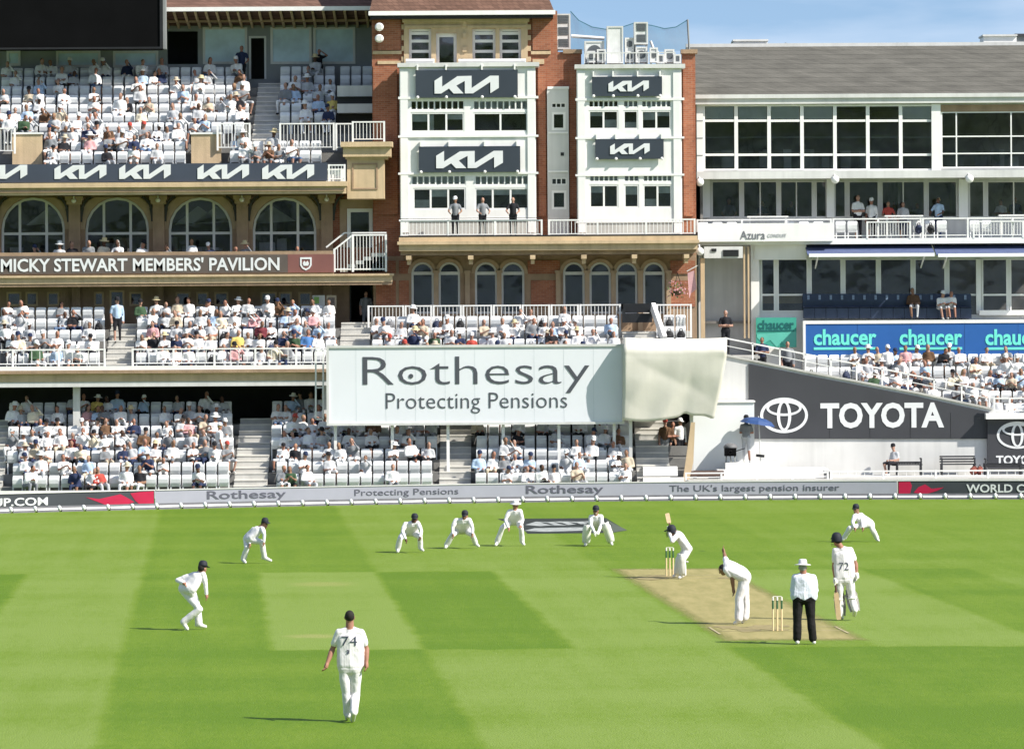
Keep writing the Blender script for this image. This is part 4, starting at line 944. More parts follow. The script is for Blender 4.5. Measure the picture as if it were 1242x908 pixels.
# middle level: slab, globes, glazing, balcony
sl = MB().box(x0s-.06, XR, YR-.45, YR+.15, zR(216.5), zR(207.5)).build('upper_slab', offwhite, st)
hl = [rectp(*RC(a, 219.5, b, 264, Ym)) for a, b in midw]
mw_ = shape('middle_wall', [rectp(x0s+.15, XR, zR(300, Ym), zR(209, Ym))]+hl, Ym, .2, offwhite, st)
for a, b in midw: window(mw_, *RC(a, 219.5, b, 264, Ym), Ym-.02, vs=(.5,) if b-a > 38 else (), fw=.05, mw=.05, fm=offwhite, gm=glassc)
mb = MB(); mb.pbox(1003, 217, 1012, 264, Ym-.25, .24); mb.pbox(1163, 217, 1174, 264, Ym-.25, .24); mb.pbox(849, 217, 861, 264, Ym-.25, .24); mb.build('column', white, mw_)
for px, py, Y, lab in ((849,221,174.6,'white globe lamp at the left end of the middle balcony'),(1013,218,174.6,'white globe lamp at the centre column of the middle balcony'),(1176,217,174.6,'white globe lamp by the right column of the middle balcony'),(849,305,173.4,'white globe lamp above the tunnel beside the tower')):
    c = W(px, py, Y); o = MB().ball(c, .155, n=14, k=10).build('globe_lamp', white, None, True); tag(o, lab, 'lamp', 'globe lamps on the glazed stand')
    MB().bar(c+Vector((0,0,.1)), c+Vector((0,.75,.26)), .05).build('bracket', offwhite, o)
# balcony of the middle level
Yc = 174.7; zf = zR(289, Yc); zft = zR(294.5, Yc)
bs = MB().box(x0s-.1, XR, Yc, Ym-.004, zR(296, Yc), zf).build('middle_slab', white, st)
fz = RC(846, 271, 1010, 293, Yc); pf = MB().box(fz[0], fz[1], Yc-.35, Yc-.2, fz[2], fz[3]); pf = pf.build('white_fascia', white, st)
tn_ = mat('grey_letter', (.16, .16, .18), .5, .05, 2); tl_ = mat('pale_grey_letter', (.45, .45, .47), .5, .05, 2)
ptext('Azura', 898, 280, 928, 290, Yc-.36, tn_, pf, 0); ptext('CONDUIT', 931, 283.5, 954, 287.5, Yc-.36, tl_, pf, 0)
MB().box(fz[0], fz[1], Yc-.2, Yc+.0, fz[2], fz[2]+.12).build('ledge', white, pf)
railing('long white rail in front of the white seats on the glazed balcony', (X(1011, Yc, 280), Yc+.1, zf), (XR, Yc+.1, zf), zR(265.5, Yc)-zf, group='middle balcony rails', bal=False, post=1.62)
railing('white rail above the plain white fascia of the middle balcony', (X(846, Yc, 280), Yc+.1, fz[3]-.3), (X(1008, Yc, 280), Yc+.1, fz[3]-.3), zR(266.5, Yc, 930)-fz[3]+.3, group='middle balcony rails', bal=False, post=1.9)
for a, b, lab in ((907,957,'white table rail standing above the plain fascia on the middle balcony'), (1074,1121,'white table rail beside the standing people on the middle balcony'), (1213,1262,'white table rail at the right end of the middle balcony')):
    x0, x1 = X(a, Yc, 265), X(b, Yc, 265); zz = zR(261.5, Yc+.5)
    mb = MB(); mb.box(x0, x1, Yc+.35, Yc+.75, zz-.05, zz); o = tag(mb.build('bar_table', white), lab, 'table', 'white tables on the middle balcony')
    mb = MB(); mb.bar((x0+.1, Yc+.5, zf), (x0+.1, Yc+.5, zz-.05), .07); mb.bar((x1-.1, Yc+.5, zf), (x1-.1, Yc+.5, zz-.05), .07); mb.build('leg', white, o)
for a, lab in ((1052,'slatted white grille panel left on the middle balcony front'), (1181,'slatted white grille panel right on the middle balcony front')):
    x0, x1 = X(a, Yc, 280), X(a+ (52 if a < 1100 else 60), Yc, 280)
    railing(lab, (x0, Yc+.02, zf), (x1, Yc+.02, zf), .62, group='balcony grilles', step=.11)
# lower level
YL = 175.6; lw = [(923,940),(943,980),(983,1021),(1024,1064),(1067,1106),(1109,1147),(1150,1186),(1191,1222),(1225,1262)]
hl = []; zl1 = 313.5; ws = []
for a, b in lw:
    bot = 378 if (b < 985 or a > 1188) else 383
    ws.append((a, bot, b)); hl.append(rectp(*RC(a, zl1, b, bot, YL)))
lwl = shape('lower_wall', [rectp(X(916, YL, 350), XR, .4, zR(298, YL))]+hl, YL, .2, white, st)
for a, bot, b in ws:
    window(lwl, *RC(a, zl1, b, bot, YL), YL-.03, hs=((bot-357.5)/(bot-zl1),), fw=.05, mw=.07, fm=white, gm=glass)
mb = MB(); mb.pbox(915, 296, 978, 315, YL-.5, .45); mb.pbox(911, 296, 921, 420, YL-.45, .4); mb.build('white_pier', white, lwl)
mb = MB(); mb.pbox(1188, 376, 1262, 382, YL-.35, .3); mb.pbox(1184, 314, 1190, 380, YL-.12, .085); mb.build('white_sill', white, lwl)
mb = MB(); mb.pbox(924, 358, 975, 368, YL+.4, .1); mb.build('counter', cream, lwl)
mb = MB(); mb.box(X(916, YL), XR, 180.5, 180.7, .4, zR(298)); mb.box(X(853, YL), XR, YL+.25, 180.5, zR(385, YL)-.2, zR(385, YL)-.1); mb.build('back_room', MATS['dim_interior'], st)
# tunnel recess beside the tower
xa, xb_ = X(853, 174.5, 350), X(916, 174.5, 350)
tun = MB(); tun.box(xa, xb_, 176.1, 176.3, .4, zR(296)); tun.box(xa-.15, xa, 175.3, 178.2, .4, zR(296)); tun.box(xb_-.06, xb_, 176.1, 178.2, .4, zR(296)); tun.build('tunnel_wall', offwhite, st)
MB().box(xa-.1, xb_, 171.5, 178.2, 4.9, 5.0).build('tunnel_floor', conc, st)
pl = MB(); pl.pbox(854, 299, 901, 313, 174.4, .12); pl = pl.build('portal_panel', offwhite, st)
mb = MB(); mb.pbox(877, 303, 896, 311, 174.36, .035); mb.pbox(863, 301.5, 869, 305, 174.36, .035); mb.build('display', blackmetal, pl)
mb = MB(); mb.pbox(850, 313, 855, 410, 174.5, .25); mb.pbox(902, 299, 904, 410, 174.6, .2); mb.pbox(907, 299, 909, 410, 174.6, .2); mb.build('downpipe', cream, st)
# blue awnings
awm = mat('blue_canvas', (.085, .11, .215), .7, .15, 3); awb = mat('white_bar', (.82,.82,.82), .4, .04, 3)
for a, b, lab in ((976, 1129, 'blue canvas awning over the dark blue seats, left of two'), (1131, 1290, 'blue canvas awning running to the right edge, right of two')):
    z1, z0 = zR(296.5, YL-.5, a), zR(309, 174.0, a)
    mb = MB(); x0, x1 = X(a, YL, 300), X(b, YL, 300); yf = 173.9
    mb.add([(x0, yf, z0), (x1, yf, z0), (x1, YL-.06, z1), (x0, YL-.06, z1), (x0, yf, z0-.04), (x1, yf, z0-.04), (x1, YL-.06, z1-.04), (x0, YL-.06, z1-.04)], [(0,1,2,3),(7,6,5,4),(0,4,5,1),(1,5,6,2),(3,7,4,0),(2,6,7,3)])
    o = tag(mb.build('awning', awm), lab, 'awning', 'blue awnings'); MB().box(x0+.05, x1-.02, yf-.08, yf-.004, z0-.09, z0+.04).build('front_bar', awb, o)
    mb = MB(); [mb.bar((x_, yf, z0-.05), (x_, YL-.07, z0-.5), .05) for x_ in (x0+.4, x1-.4)]; mb.build('arm', awb, o)
# chaucer boards
Ych = 174.6
cb_ = RC(974, 388, 1290, 434, Ych)
pl = MB().box(cb_[0], XR, Ych+.06, YL-.03, cb_[2]-1.2, cb_[3]); pl = pl.build('seat_platform', white, st)
chb = mat('royal_blue_board', (.028, .115, .36), .45, .08, 1); teal = mat('turquoise_lettering', (.16, .74, .62), .5, .04, 3)
x0, x1, z0, z1 = RC(977, 392, 1290, 433, Ych)
cs_ = tag(MB().box(x0, XR, Ych-.05, Ych+.055, z0, z1).build('sign', chb), 'long royal blue board with turquoise chaucer lettering below the dark blue seats', 'sign')
for a in (987, 1091, 1195):
    ptext('chaucer', a, 399, a+76, 418.5, Ych-.055, teal, cs_, .028); mb = MB(); mb.pbox(a, 421, a+76, 424, Ych-.065, .012); mb.build('underline', teal, cs_)
shape('sign_frame', [rectp(cb_[0], XR, cb_[2], cb_[3]), rectp(x0, XR-.05, z0, z1)], Ych-.08, .13, white, cs_)
ps = tag(MB().pbox(917, 385, 966, 421, YL-.62, .06).build('poster', mat('green_teal_poster', (.055, .33, .25), .5, .15, 1)), 'green poster with dark chaucer lettering on the white pier', 'poster')
dk = mat('dark_teal', (.015, .12, .12), .5, .1, 3); ptext('chaucer', 919, 388, 963, 399, YL-.625, dk, ps, .02); mb = MB(); mb.pbox(919, 400, 963, 401.5, YL-.64, .018); mb.build('underline', dk, ps)
q = [(918,405),(966,402),(966,421),(955,421),(948,414),(942,421),(934,412),(926,417),(918,409)]
shape('pale_shape', [[(W(a, b, YL-.63).x, W(a, b, YL-.63).z) for a, b in q]], YL-.632, .01, mat('pale_teal', (.11, .45, .36), .5, .1, 2), ps)
# ------------------------------------------------------------------ terrace and walls in front of the glazed stand
YW = 170.4
wl = thing('terrace_wall', 'pale concrete terrace wall with a sloping top, in front of the glazed stand', 'wall', loc=(12, YW, 0))
def wp(pts, Y): return [(W(a, b, Y).x, W(a, b, Y).z) for a, b in pts]
shape('wall_body', [wp([(838,420),(878,430.5),(978,451),(1110,476),(1200,495),(1262,505),(1262,640),(824,640),(824,520),(838,510)], YW)], YW, .3, offwhite, wl)
cp = MB(); pth = [(836,420.5),(878,430),(978,450.5),(1110,475.5),(1203,495.5)]
for a, b in zip(pth, pth[1:]): cp.bar(W(*a, YW+.12), W(*b, YW+.12), .38, .075)
cp.build('coping', conc, wl)
ty = tag(shape('sign', [wp([(908,441),(978,455),(1110,480),(1199,499.5),(1199,532),(908,532)], YW-.06)], YW-.06, .055, mat('charcoal_panel', (.052, .053, .060), .5, .12, .8)), 'large charcoal panel reading TOYOTA with its ring emblem on the sloping wall', 'sign')
ptext('TOYOTA', 995, 488, 1145, 519, YW-.065, letter, ty, .035)
def emblem(parent, px0, py0, px1, py1, Y):
    x0, x1, z0, z1 = RC(px0, py0, px1, py1, Y); cx, cz, a, b = (x0+x1)/2, (z0+z1)/2, (x1-x0)/2, (z1-z0)/2
    def el(ox, oz, rx, rz, n=36): return [(cx+ox*a+rx*a*math.cos(2*math.pi*i/n), cz+oz*b+rz*b*math.sin(2*math.pi*i/n)) for i in range(n)]
    shape('emblem_ring', [el(0,0,1,1), el(0,0,.88,.84)], Y, .02, letter, parent)
    shape('emblem_ring', [el(0,.42,.74,.46), el(0,.40,.63,.30)], Y-.004, .02, letter, parent)
    shape('emblem_ring', [el(0,-.02,.30,.86), el(0,-.02,.17,.72)], Y-.008, .02, letter, parent)
emblem(ty, 922, 482, 980, 525, YW-.075)
sm = tag(MB().pbox(1198, 503, 1262, 568, 170.15, .2).build('sign', MATS['charcoal_panel']), 'small charcoal panel with ring emblem over the word TOYOTA, right edge', 'sign')
emblem(sm, 1209, 511, 1259, 544, 170.13); ptext('TOYOTA', 1208, 552, 1268, 563, 170.145, letter, sm, .035)
lg = MB(); lg.pbox(1196, 501, 1262, 508, 169.85, .6); tag(lg.build('ledge', white), 'white concrete ledge above the small charcoal panel at the right edge', 'ledge')
railing('white box rail on the ledge at the right edge', W(1206, 501, 170.0), W(1262, 501, 170.0), .56, post=.55, bal=False)
# rail running down the sloping wall
pth = [(880,430),(946,443),(1008,455.5),(1070,467),(1133,480),(1200,494)]
mb = MB(); hh = Vector((0,0,.62))
for a, b in zip(pth, pth[1:]):
    p, q_ = W(*a, YW+.2), W(*b, YW+.2); mb.bar(p+hh, q_+hh, .055); mb.bar(p+hh*.55, q_+hh*.55, .03)
o = tag(mb.build('sloping_railing', white), 'white handrail sloping down along the top of the charcoal panel wall', 'railing')
for i in range(11):
    t = i/10*(len(pth)-1); j = min(int(t), len(pth)-2); f = t-j; p = W(pth[j][0]+(pth[j+1][0]-pth[j][0])*f, pth[j][1]+(pth[j+1][1]-pth[j][1])*f, YW+.2); MB().bar(p, p+hh, .055).build('post', white, o)
TR = (2.30, .46, 170.75)                                       # raked terrace behind the wall
mb = MB()
for k in range(5):
    y, z = tier_y(TR, k), tier_z(TR, k); mb.box(xr1+.4, XR, y, y+RD+(.8 if k == 4 else 0), z-.5, z)
    mb.box(xr1+.4, XR, y+.004, y+.1, z-.9, z-.004)
mb.build('terrace', stepm, wl)
# low white block, platform and steps left of the wall
wb = tag(MB().pbox(838, 487, 915, 570, 169.0, 1.3).build('white_block', mat('white_screen_block', (.78, .80, .80), .5, .05, .6)), 'plain white block wall below the covered screen', 'wall')
MB().pbox(837, 486, 916, 488.2, 168.95, 1.4).build('coping', white, wb)
pf = tag(MB().pbox(870, 569, 1005, 590, 167.6, 2.2).build('platform', white), 'low white camera platform under the blue umbrella', 'platform')
mb = MB(); mb.pbox(880, 561, 945, 569, 167.9, 1.8); mb.build('upper_step', white, pf)
mb = MB(); mb.pbox(838, 571, 878, 577, 167.2, .4); mb = tag(mb.build('bench', mat('brown_boards', (.12, .075, .06), .7, .25, 5)), 'low brown bench on the white apron under the covered screen', 'bench'); 
[MB().pbox(a, 577, a+4, 584, 167.25, .3).build('leg', midgrey, mb) for a in (841, 871)]
wk = tag(MB().pbox(780, 566, 822, 577, 167.0, 1.0).build('white_step', white), 'white step block at the foot of the stair under the covered screen', 'step'); MB().pbox(780, 579, 830, 590, 166.6, .35).build('lower_step', white, wk)
railing('low white fence behind the boards at the right, below the benches', (X(1008, 166.3, 580), 166.3, .52), (X(1262, 166.3, 580), 166.3, .52), .28, step=.3, post=2)
railing('low white fence behind the boards, below the covered screen', (X(832, 166.2, 580), 166.2, .52), (X(1004, 166.2, 580), 166.2, .52), .25, step=.6, post=1.4, bal=False)
# lettered strip behind the boards
# ------------------------------------------------------------------ sightscreen board
YS = 167.4
ss = tag(MB().pbox(396.5, 419, 756, 514, YS, .22).build('sightscreen', mat('pale_sightscreen', (.70, .715, .755), .45, .04, .5)), 'wide pale sightscreen board lettered Rothesay Protecting Pensions on white poles', 'sightscreen')
x0, x1, z0, z1 = RC(396, 418, 757, 515, YS)
shape('frame', [rectp(x0, x1, z0, z1), rectp(x0+.09, x1-.09, z0+.09, z1-.09)], YS-.05, .28, offwhite, ss)
slt = mat('slate_letter', (.075, .08, .095), .5, .04, 3)
# main word is light and wide, the o carries a dot
x0, x1, z0, z1 = RC(440, 432, 715, 477, YS)
text('Rothesay', x0, x1, z0, z1, YS-.005, slt, ss, -.012)
c = W(498.5, 456, YS-.02); MB().tube(c+Vector((0,.012,0)), c, .085, n=14).build('letter_dot', slt, ss)
ptext('Protecting Pensions', 468, 476, 688, 501, YS-.005, slt, ss, -.010)
for px in (407, 476, 543.5, 610.5, 678, 745):
    x_ = X(px, YS+.3, 540); MB().box(x_-.055, x_+.055, YS+.24, YS+.36, tier_z(T1, 2), Z(505, YS, px)).build('leg', white, ss)
fp = tag(MB().pbox(388, 420, 394, 515, 167.9, .1).build('side_ladder', white) if False else MB().bar(W(383, 425, 168), W(383, 508, 168), .06).bar(W(392, 425, 168), W(392, 508, 168), .06).bar(W(383, 425, 168), W(392, 425, 168), .06).bar(W(383, 470, 168), W(392, 470, 168), .05).bar(W(383, 508, 168), W(392, 508, 168), .06).build('side_frame', white), 'narrow white ladder frame at the left end of the sightscreen', 'ladder')
# joints between the panels of the big boards
def joints(o, pxs, py0, py1, Y, m):
    for q in pxs: MB().pbox(q-.25, py0, q+.25, py1, Y-.004, .003).build('panel_joint', m, o)
joints(ss, [432, 468, 504, 540, 576, 612, 648, 684, 720], 422, 512, YS, mat('pale_joint', (.58, .62, .65), .5))
joints(ty, [957, 1006, 1055, 1104, 1153], 489 if False else 500, 531, YW-.06, blackmetal)
joints(cs_, [1040, 1105, 1170, 1235], 393, 432, Ych-.05, mat('blue_joint', (.02, .07, .22), .5))
# covered screen: a draped pale sheet over a box frame
rnd = random.Random(2)
def tarp():
    nx, nz = 30, 26; vs = []; fs = []
    Yf = 166.75
    for j in range(nz+1):
        v = j/nz
        for i in range(nx+1):
            u = i/nx
            # outline: left edge upright, right edge leaning in towards the bottom, small hanging corners
            xl = 757-2*v; xr_ = 882-3*v-8*max(0, v-.25)**1.1*2.2
            px = xl+(xr_-xl)*u
            yt_ = 409+2*math.sin(u*3.0); yb_ = 507.5+3.5*math.sin(u*5.2+.4)-4*math.exp(-((u-.68)/.05)**2)+2.5*math.exp(-((u-.97)/.05)**2)
            py = yt_+(yb_-yt_)*v
            fold = .055*abs(math.sin(u*7.5+v*3.2))**.7*v-.05*abs(math.sin(u*3.6-v*5.5+1))**.7*(1-abs(2*v-1))+.015*math.sin(u*19+v*3)*v+.03*math.sin(u*5-2*v)+.03*math.exp(-((v-.18)/.05)**2)*math.sin(u*3+1)
            dep = -.12 + fold + (.45*(1-v/.14) if v < .14 else 0) + .30*max(0, v-.2)
            vs.append(W(px, py, Yf+dep+.06*abs(u-.5)))
    for j in range(nz):
        for i in range(nx):
            a = j*(nx+1)+i; fs.append((a, a+nx+1, a+nx+2, a+1))
    mb = MB(); mb.add(vs, fs)
    # sides and back so the cover is a closed bag
    nb = len(vs); ring = [i for i in range(nx+1)]+[j*(nx+1)+nx for j in range(1, nz+1)]+[nz*(nx+1)+i for i in range(nx-1, -1, -1)]+[j*(nx+1) for j in range(nz-1, 0, -1)]
    back = [Vector((vs[i].x, 168.0, vs[i].z)) for i in ring]; mb.v += [tuple(b) for b in back]; m = len(ring)
    fs2 = [(ring[i], ring[(i+1)%m], nb+(i+1)%m, nb+i) for i in range(m)]; mb.f += fs2+[tuple(nb+i for i in range(m))]; mb.m += [0]*(m+1)
    return mb
to = tarp().build('covered_screen', mat('pale_tarpaulin', (.65, .62, .555), .6, .07, 1.6, bump=.12, bscale=2.5, streak=.06), None, True); tag(to, 'baggy pale tarpaulin covering a screen to the right of the sightscreen', 'covered screen')
mb = MB(); mb.box(X(762, 167.5), X(766, 167.5), 167.4, 167.5, .6, Z(500, 167.5, 764)); mb.box(X(836, 167.5), X(840, 167.5), 167.4, 167.5, .6, Z(500, 167.5, 838)); mb.build('leg', offwhite, to)
mb = MB(); q0 = [(838,512),(843,512),(841,560),(836,582),(828,584),(833,550)]; pts = [W(a, b, 167.0) for a, b in q0]
mb.add([p for p in pts]+[p+Vector((0,.14,0)) for p in pts], [(5,4,3,2,1,0),(6,7,8,9,10,11)]+[(i,(i+1)%6,6+(i+1)%6,6+i) for i in range(6)]); mb.build('hanging_strap', cream, to)
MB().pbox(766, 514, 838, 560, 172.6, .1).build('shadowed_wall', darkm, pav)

# ------------------------------------------------------------------ the stand opposite, behind the camera: it is what the glazing mirrors
op_ = thing('opposite_stand', 'long roofed stand on the near side of the ground, behind the viewer', 'stand', loc=(0, -20, 0))
mb = MB()
for k in range(14): mb.box(-80, 80, -9-k*1.1, -7.8-k*1.1, 0, 2.2+k*.62)
mb.build('terrace', white, op_)
MB().box(-80, 80, -30, -29, 0, 31).build('rear_wall', offwhite, op_)
MB().box(-82, 82, -30, -10, 26.5, 28.5).build('roof', offwhite, op_)
MB().box(-80, 80, -25.5, -24.9, 14, 20).build('box_front', offwhite, op_)
for i in range(9): MB().box(-80+i*20-.3, -80+i*20+.3, -25, -24.4, 8, 26.5).build('column', midgrey, op_)
# ================================================================== BODIES
def prim_mesh(prims):
    mb = MB()
    for p in prims:
        if p[0] == 'cap':
            _, a, b, r0, r1, mi = p; a, b = Vector(a), Vector(b); d = b-a; ln = d.length
            if ln < 1e-5: mb.ball(a, max(r0, r1), n=12, k=8); continue
            d.normalize(); up = Vector((0,0,1)) if abs(d.z) < .9 else Vector((0,1,0)); q = d.cross(up).normalized(); r = q.cross(d)
            n = 12; rings = []
            for t in (-.999, -.8, -.5, 0): rings.append((a+d*(r0*t), r0*math.sqrt(max(0, 1-t*t))))
            for t in (0, .5, .8, .999): rings.append((b+d*(r1*t), r1*math.sqrt(max(0, 1-t*t))))
            vs = [c+rr*(math.cos(2*math.pi*j/n)*q+math.sin(2*math.pi*j/n)*r) for c, rr in rings for j in range(n)]
            fs = [(i*n+j, i*n+(j+1)%n, (i+1)*n+(j+1)%n, (i+1)*n+j) for i in range(len(rings)-1) for j in range(n)]
            k = (len(rings)-1)*n; fs += [tuple(range(n-1,-1,-1)), tuple(k+j for j in range(n))]
            mb.add(vs, fs)
        else:
            _, c, rad, rot, mi = p; mb.ball(c, *rad, n=14, k=10, rot=rot)
    return mb
def body(prims, name, mats, voxel, smooth_it=2):
    """one continuous skin over the limbs; every face takes the material of the nearest limb"""
    me = prim_mesh(prims).mesh('tmpb', mats[0]); o = bpy.data.objects.new('tmpb', me); COL.objects.link(o)
    md = o.modifiers.new('r', 'REMESH'); md.mode = 'VOXEL'; md.voxel_size = voxel; md.adaptivity = 0
    if smooth_it: ms = o.modifiers.new('s', 'SMOOTH'); ms.factor = .5; ms.iterations = smooth_it
    dg = bpy.context.evaluated_depsgraph_get(); dg.update()
    out = bpy.data.meshes.new_from_object(o.evaluated_get(dg)); bpy.data.objects.remove(o); bpy.data.meshes.remove(me)
    out.name = name; out.materials.clear()
    for m in mats: out.materials.append(m)
    n = len(out.polygons); c = np.empty(n*3); out.polygons.foreach_get('center', c); c = c.reshape(-1, 3)
    best = np.full(n, 1e9); idx = np.zeros(n, int)
    for p in prims:
        if p[0] == 'cap':
            _, a, b, r0, r1, mi = p; a, b = np.array(a), np.array(b); d = b-a; l2 = max(d@d, 1e-9)
            t = np.clip(((c-a)@d)/l2, 0, 1); dist = np.linalg.norm(c-(a+t[:,None]*d), axis=1)-(r0+(r1-r0)*t)
        else:
            _, cc, rad, rot, mi = p; q = c-np.array(cc)
            if rot: q = q @ np.array(rot)                 # inverse rotation
            dist = (np.linalg.norm(q/np.array(rad), axis=1)-1)*min(rad)
        k = dist < best; best[k] = dist[k]; idx[k] = mi
    out.polygons.foreach_set('material_index', idx.astype(np.int32)); smooth(out); out.update(); return out

SKIN, SHIRT, LEGS, HAIR, SHOE, EXTRA = range(6)
def head(P, c, f, s=1.0, hair=HAIR, face=SKIN, long=False, eyes=False):
    c, f = Vector(c), Vector(f).normalized(); up = Vector((0,0,1)); up = (up-f*up.dot(f)).normalized() if abs(f.z) < .95 else Vector((0,1,0)); sd = f.cross(up)
    rot = Matrix((sd, f, up)).transposed()
    P.append(('ell', c, (.073*s, .092*s, .108*s), rot, face))
    P.append(('ell', c+f*.022*s-up*.062*s, (.055*s, .062*s, .062*s), rot, face))
    P.append(('cap', c+f*.088*s+up*.01*s, c+f*.106*s-up*.024*s, .010*s, .015*s, face))
    for k in (-1, 1): P.append(('ell', c+sd*k*.076*s-up*.012*s, (.014*s, .022*s, .032*s), rot, face))
    if eyes:
        for k in (-1, 1): P.append(('ell', c+sd*k*.030*s+f*.083*s+up*.006*s, (.014*s, .012*s, .010*s), rot, hair))
        P.append(('ell', c+f*.083*s-up*.056*s, (.024*s, .010*s, .008*s), rot, EXTRA))
    if hair is not None:
        P.append(('ell', c-f*.024*s+up*.014*s, (.079*s, .090*s, .097*s), rot, hair))
        if long: P.append(('cap', c-f*.05*s, c-f*.07*s-up*.17*s, .075*s, .06*s, hair))
def hand(P, wrist, d, side, mi=SKIN, curl=.5, s=1.0, glove=False):
    """palm, four unequal bent fingers and a thumb off the side of the palm"""
    d, side = Vector(d).normalized(), Vector(side); side = (side-d*side.dot(d)).normalized(); nrm_ = d.cross(side)
    w_ = Vector(wrist); g = 1.45 if glove else 1.0; k = w_+d*.085*s
    P.append(('cap', w_+d*.01, w_+d*.07*s, .034*s*g, .036*s*g, mi)); P.append(('cap', k-side*.024*s, k+side*.024*s, .018*s*g, .018*s*g, mi))
    for i, ln in enumerate((.062, .072, .068, .052)):
        o = k+side*(.033-.022*i)*s*g; m_ = o+d*ln*.55*s+nrm_*ln*curl*.35*s; e = m_+(d*(1-curl)+nrm_*curl).normalized()*ln*.6*s
        P.append(('cap', o, m_, .0105*s*g, .010*s*g, mi)); P.append(('cap', m_, e, .010*s*g, .0085*s*g, mi))
    t0 = w_+d*.03*s+side*.026*s*g; t1 = t0+(side*.8+d*.7).normalized()*.042*s; P.append(('cap', t0, t1, .014*s*g, .012*s*g, mi)); P.append(('cap', t1, t1+(d+nrm_*curl*.6).normalized()*.032*s, .012*s*g, .010*s*g, mi))

def spectator_prims(pose, rnd, seated=True, wide=1.0, long=False):
    P = []; v = lambda a, b, c: Vector((a, b, c)); w_ = wide
    if seated:
        sx_ = rnd.uniform(-.07, .07); xl_ = rnd.random() < .25
        lean = {'back': .08, 'up': 0, 'fwd': -.24, 'shade': -.02, 'arms': .04, 'phone': -.06, 'cross': .06, 'turn': 0}[pose]
        hip = v(0, .02, .50); ch = v(sx_, .02+lean, .86+rnd.uniform(-.03,.03)); sw = .185*w_
        P += [('cap', v(-.09*w_,.02,.50), v(.09*w_,.02,.50), .115*w_, .115*w_, LEGS)]
        P += [('cap', hip+v(0,0,.08), ch-v(0,0,.04), .15*w_, .155*w_, SHIRT), ('cap', ch+v(-sw+.03,0,.02), ch+v(sw-.03,0,.02), .085, .085, SHIRT), ('cap', ch+v(-.07,0,-.1), hip+v(-.07,-.02,.1), .12*w_, .125*w_, SHIRT), ('cap', ch+v(.07,0,-.1), hip+v(.07,-.02,.1), .12*w_, .125*w_, SHIRT)]
        for s in (-1, 1):
            kn = v(s*rnd.uniform(.10,.19), -.44, .52); an = v(s*rnd.uniform(.08,.16), -.42+rnd.uniform(-.08,.06), .09)
            P += [('cap', v(s*.09,.0,.50), kn, .088*w_, .065, LEGS), ('cap', kn, an, .062, .045, LEGS if rnd.random() < .75 else SKIN), ('cap', an+v(0,.03,-.04), an+v(0,-.14,-.05), .045, .04, SHOE)]
        for s in (-1, 1):
            sh = ch+v(s*sw, 0, .02)
            if pose == 'fwd': el, ha = v(s*.20, -.26, .62), v(s*.05, -.46, .70)
            elif pose == 'shade' and s > 0: el, ha = sh+v(.10, -.24, -.06), v(.06, ch.y-.21, ch.z+.22)
            elif pose == 'phone': el, ha = sh+v(s*.05, -.14, -.22), v(s*.05, ch.y-.36, ch.z-.06)
            elif pose == 'cross': el, ha = sh+v(s*.06, -.10, -.24), v(-s*.08, ch.y-.24, ch.z-.14)
            elif pose == 'arms' and s < 0: el, ha = sh+v(-.22, .05, -.10), sh+v(-.42, .02, -.02)
            else: el, ha = sh+v(s*.07, -.05, -.27), v(s*.10, -.28, .63)
            sk = SHIRT if rnd.random() < .55 else SKIN; mid = sh+(el-sh)*.7
            P += [('cap', sh, mid, .062, .058, SHIRT), ('cap', mid, el, .052, .045, sk), ('cap', el, ha, .043, .034, sk), ('cap', ha, ha+(ha-el).normalized()*.09, .042, .03, SKIN)]
        hd = ch+v(rnd.uniform(-.04,.04), (-.03 if pose != 'fwd' else -.12), .285 if pose != 'fwd' else .25)
    else:
        ch = v(0, 0, 1.36); hip = v(0, 0, .95); sw = .19*w_
        P += [('cap', hip+v(-.08,0,0), hip+v(.08,0,0), .115*w_, .115*w_, LEGS), ('cap', hip+v(0,0,.1), ch, .145*w_, .15*w_, SHIRT), ('cap', ch+v(-sw+.03,0,.04), ch+v(sw-.03,0,.04), .08, .08, SHIRT)]
        for s in (-1, 1):
            an = v(s*.11, rnd.uniform(-.1,.1), .09); kn = v(s*.10, -.02, .50)
            P += [('cap', v(s*.09,0,.92), kn, .09*w_, .066, LEGS), ('cap', kn, an, .06, .045, LEGS if rnd.random() < .7 else SKIN), ('cap', an+v(0,.03,-.04), an+v(0,-.15,-.05), .045, .04, SHOE)]
            sh = ch+v(s*sw, 0, .03)
            if pose == 'cross': el, ha = sh+v(s*.07, -.06, -.26), v(-s*.06, -.22, 1.16)
            elif pose == 'shade' and s > 0: el, ha = sh+v(.18, -.16, .06), v(.07, -.17, ch.z+.31)
            elif pose == 'lean': el, ha = sh+v(s*.10, -.14, -.24), v(s*.2, -.38, 1.05)
            else: el, ha = sh+v(s*.06, .03, -.28), v(s*.24, -.06, .84)
            mid = sh+(el-sh)*.7; sk = SHIRT if rnd.random() < .4 else SKIN
            P += [('cap', sh, mid, .06, .056, SHIRT), ('cap', mid, el, .052, .045, sk), ('cap', el, ha, .043, .034, sk), ('cap', ha, ha+(ha-el).normalized()*.10, .042, .03, SKIN)]
        hd = ch+v(0, -.03, .29)
    P.append(('cap', ch+v(0,0,.08), hd-v(0,0,.06), .062, .055, SKIN))
    f = v(rnd.uniform(-.5,.7), -1, rnd.uniform(-.30,.0)); head(P, hd, f, 1.02, HAIR, long=long)
    return P, hd, f

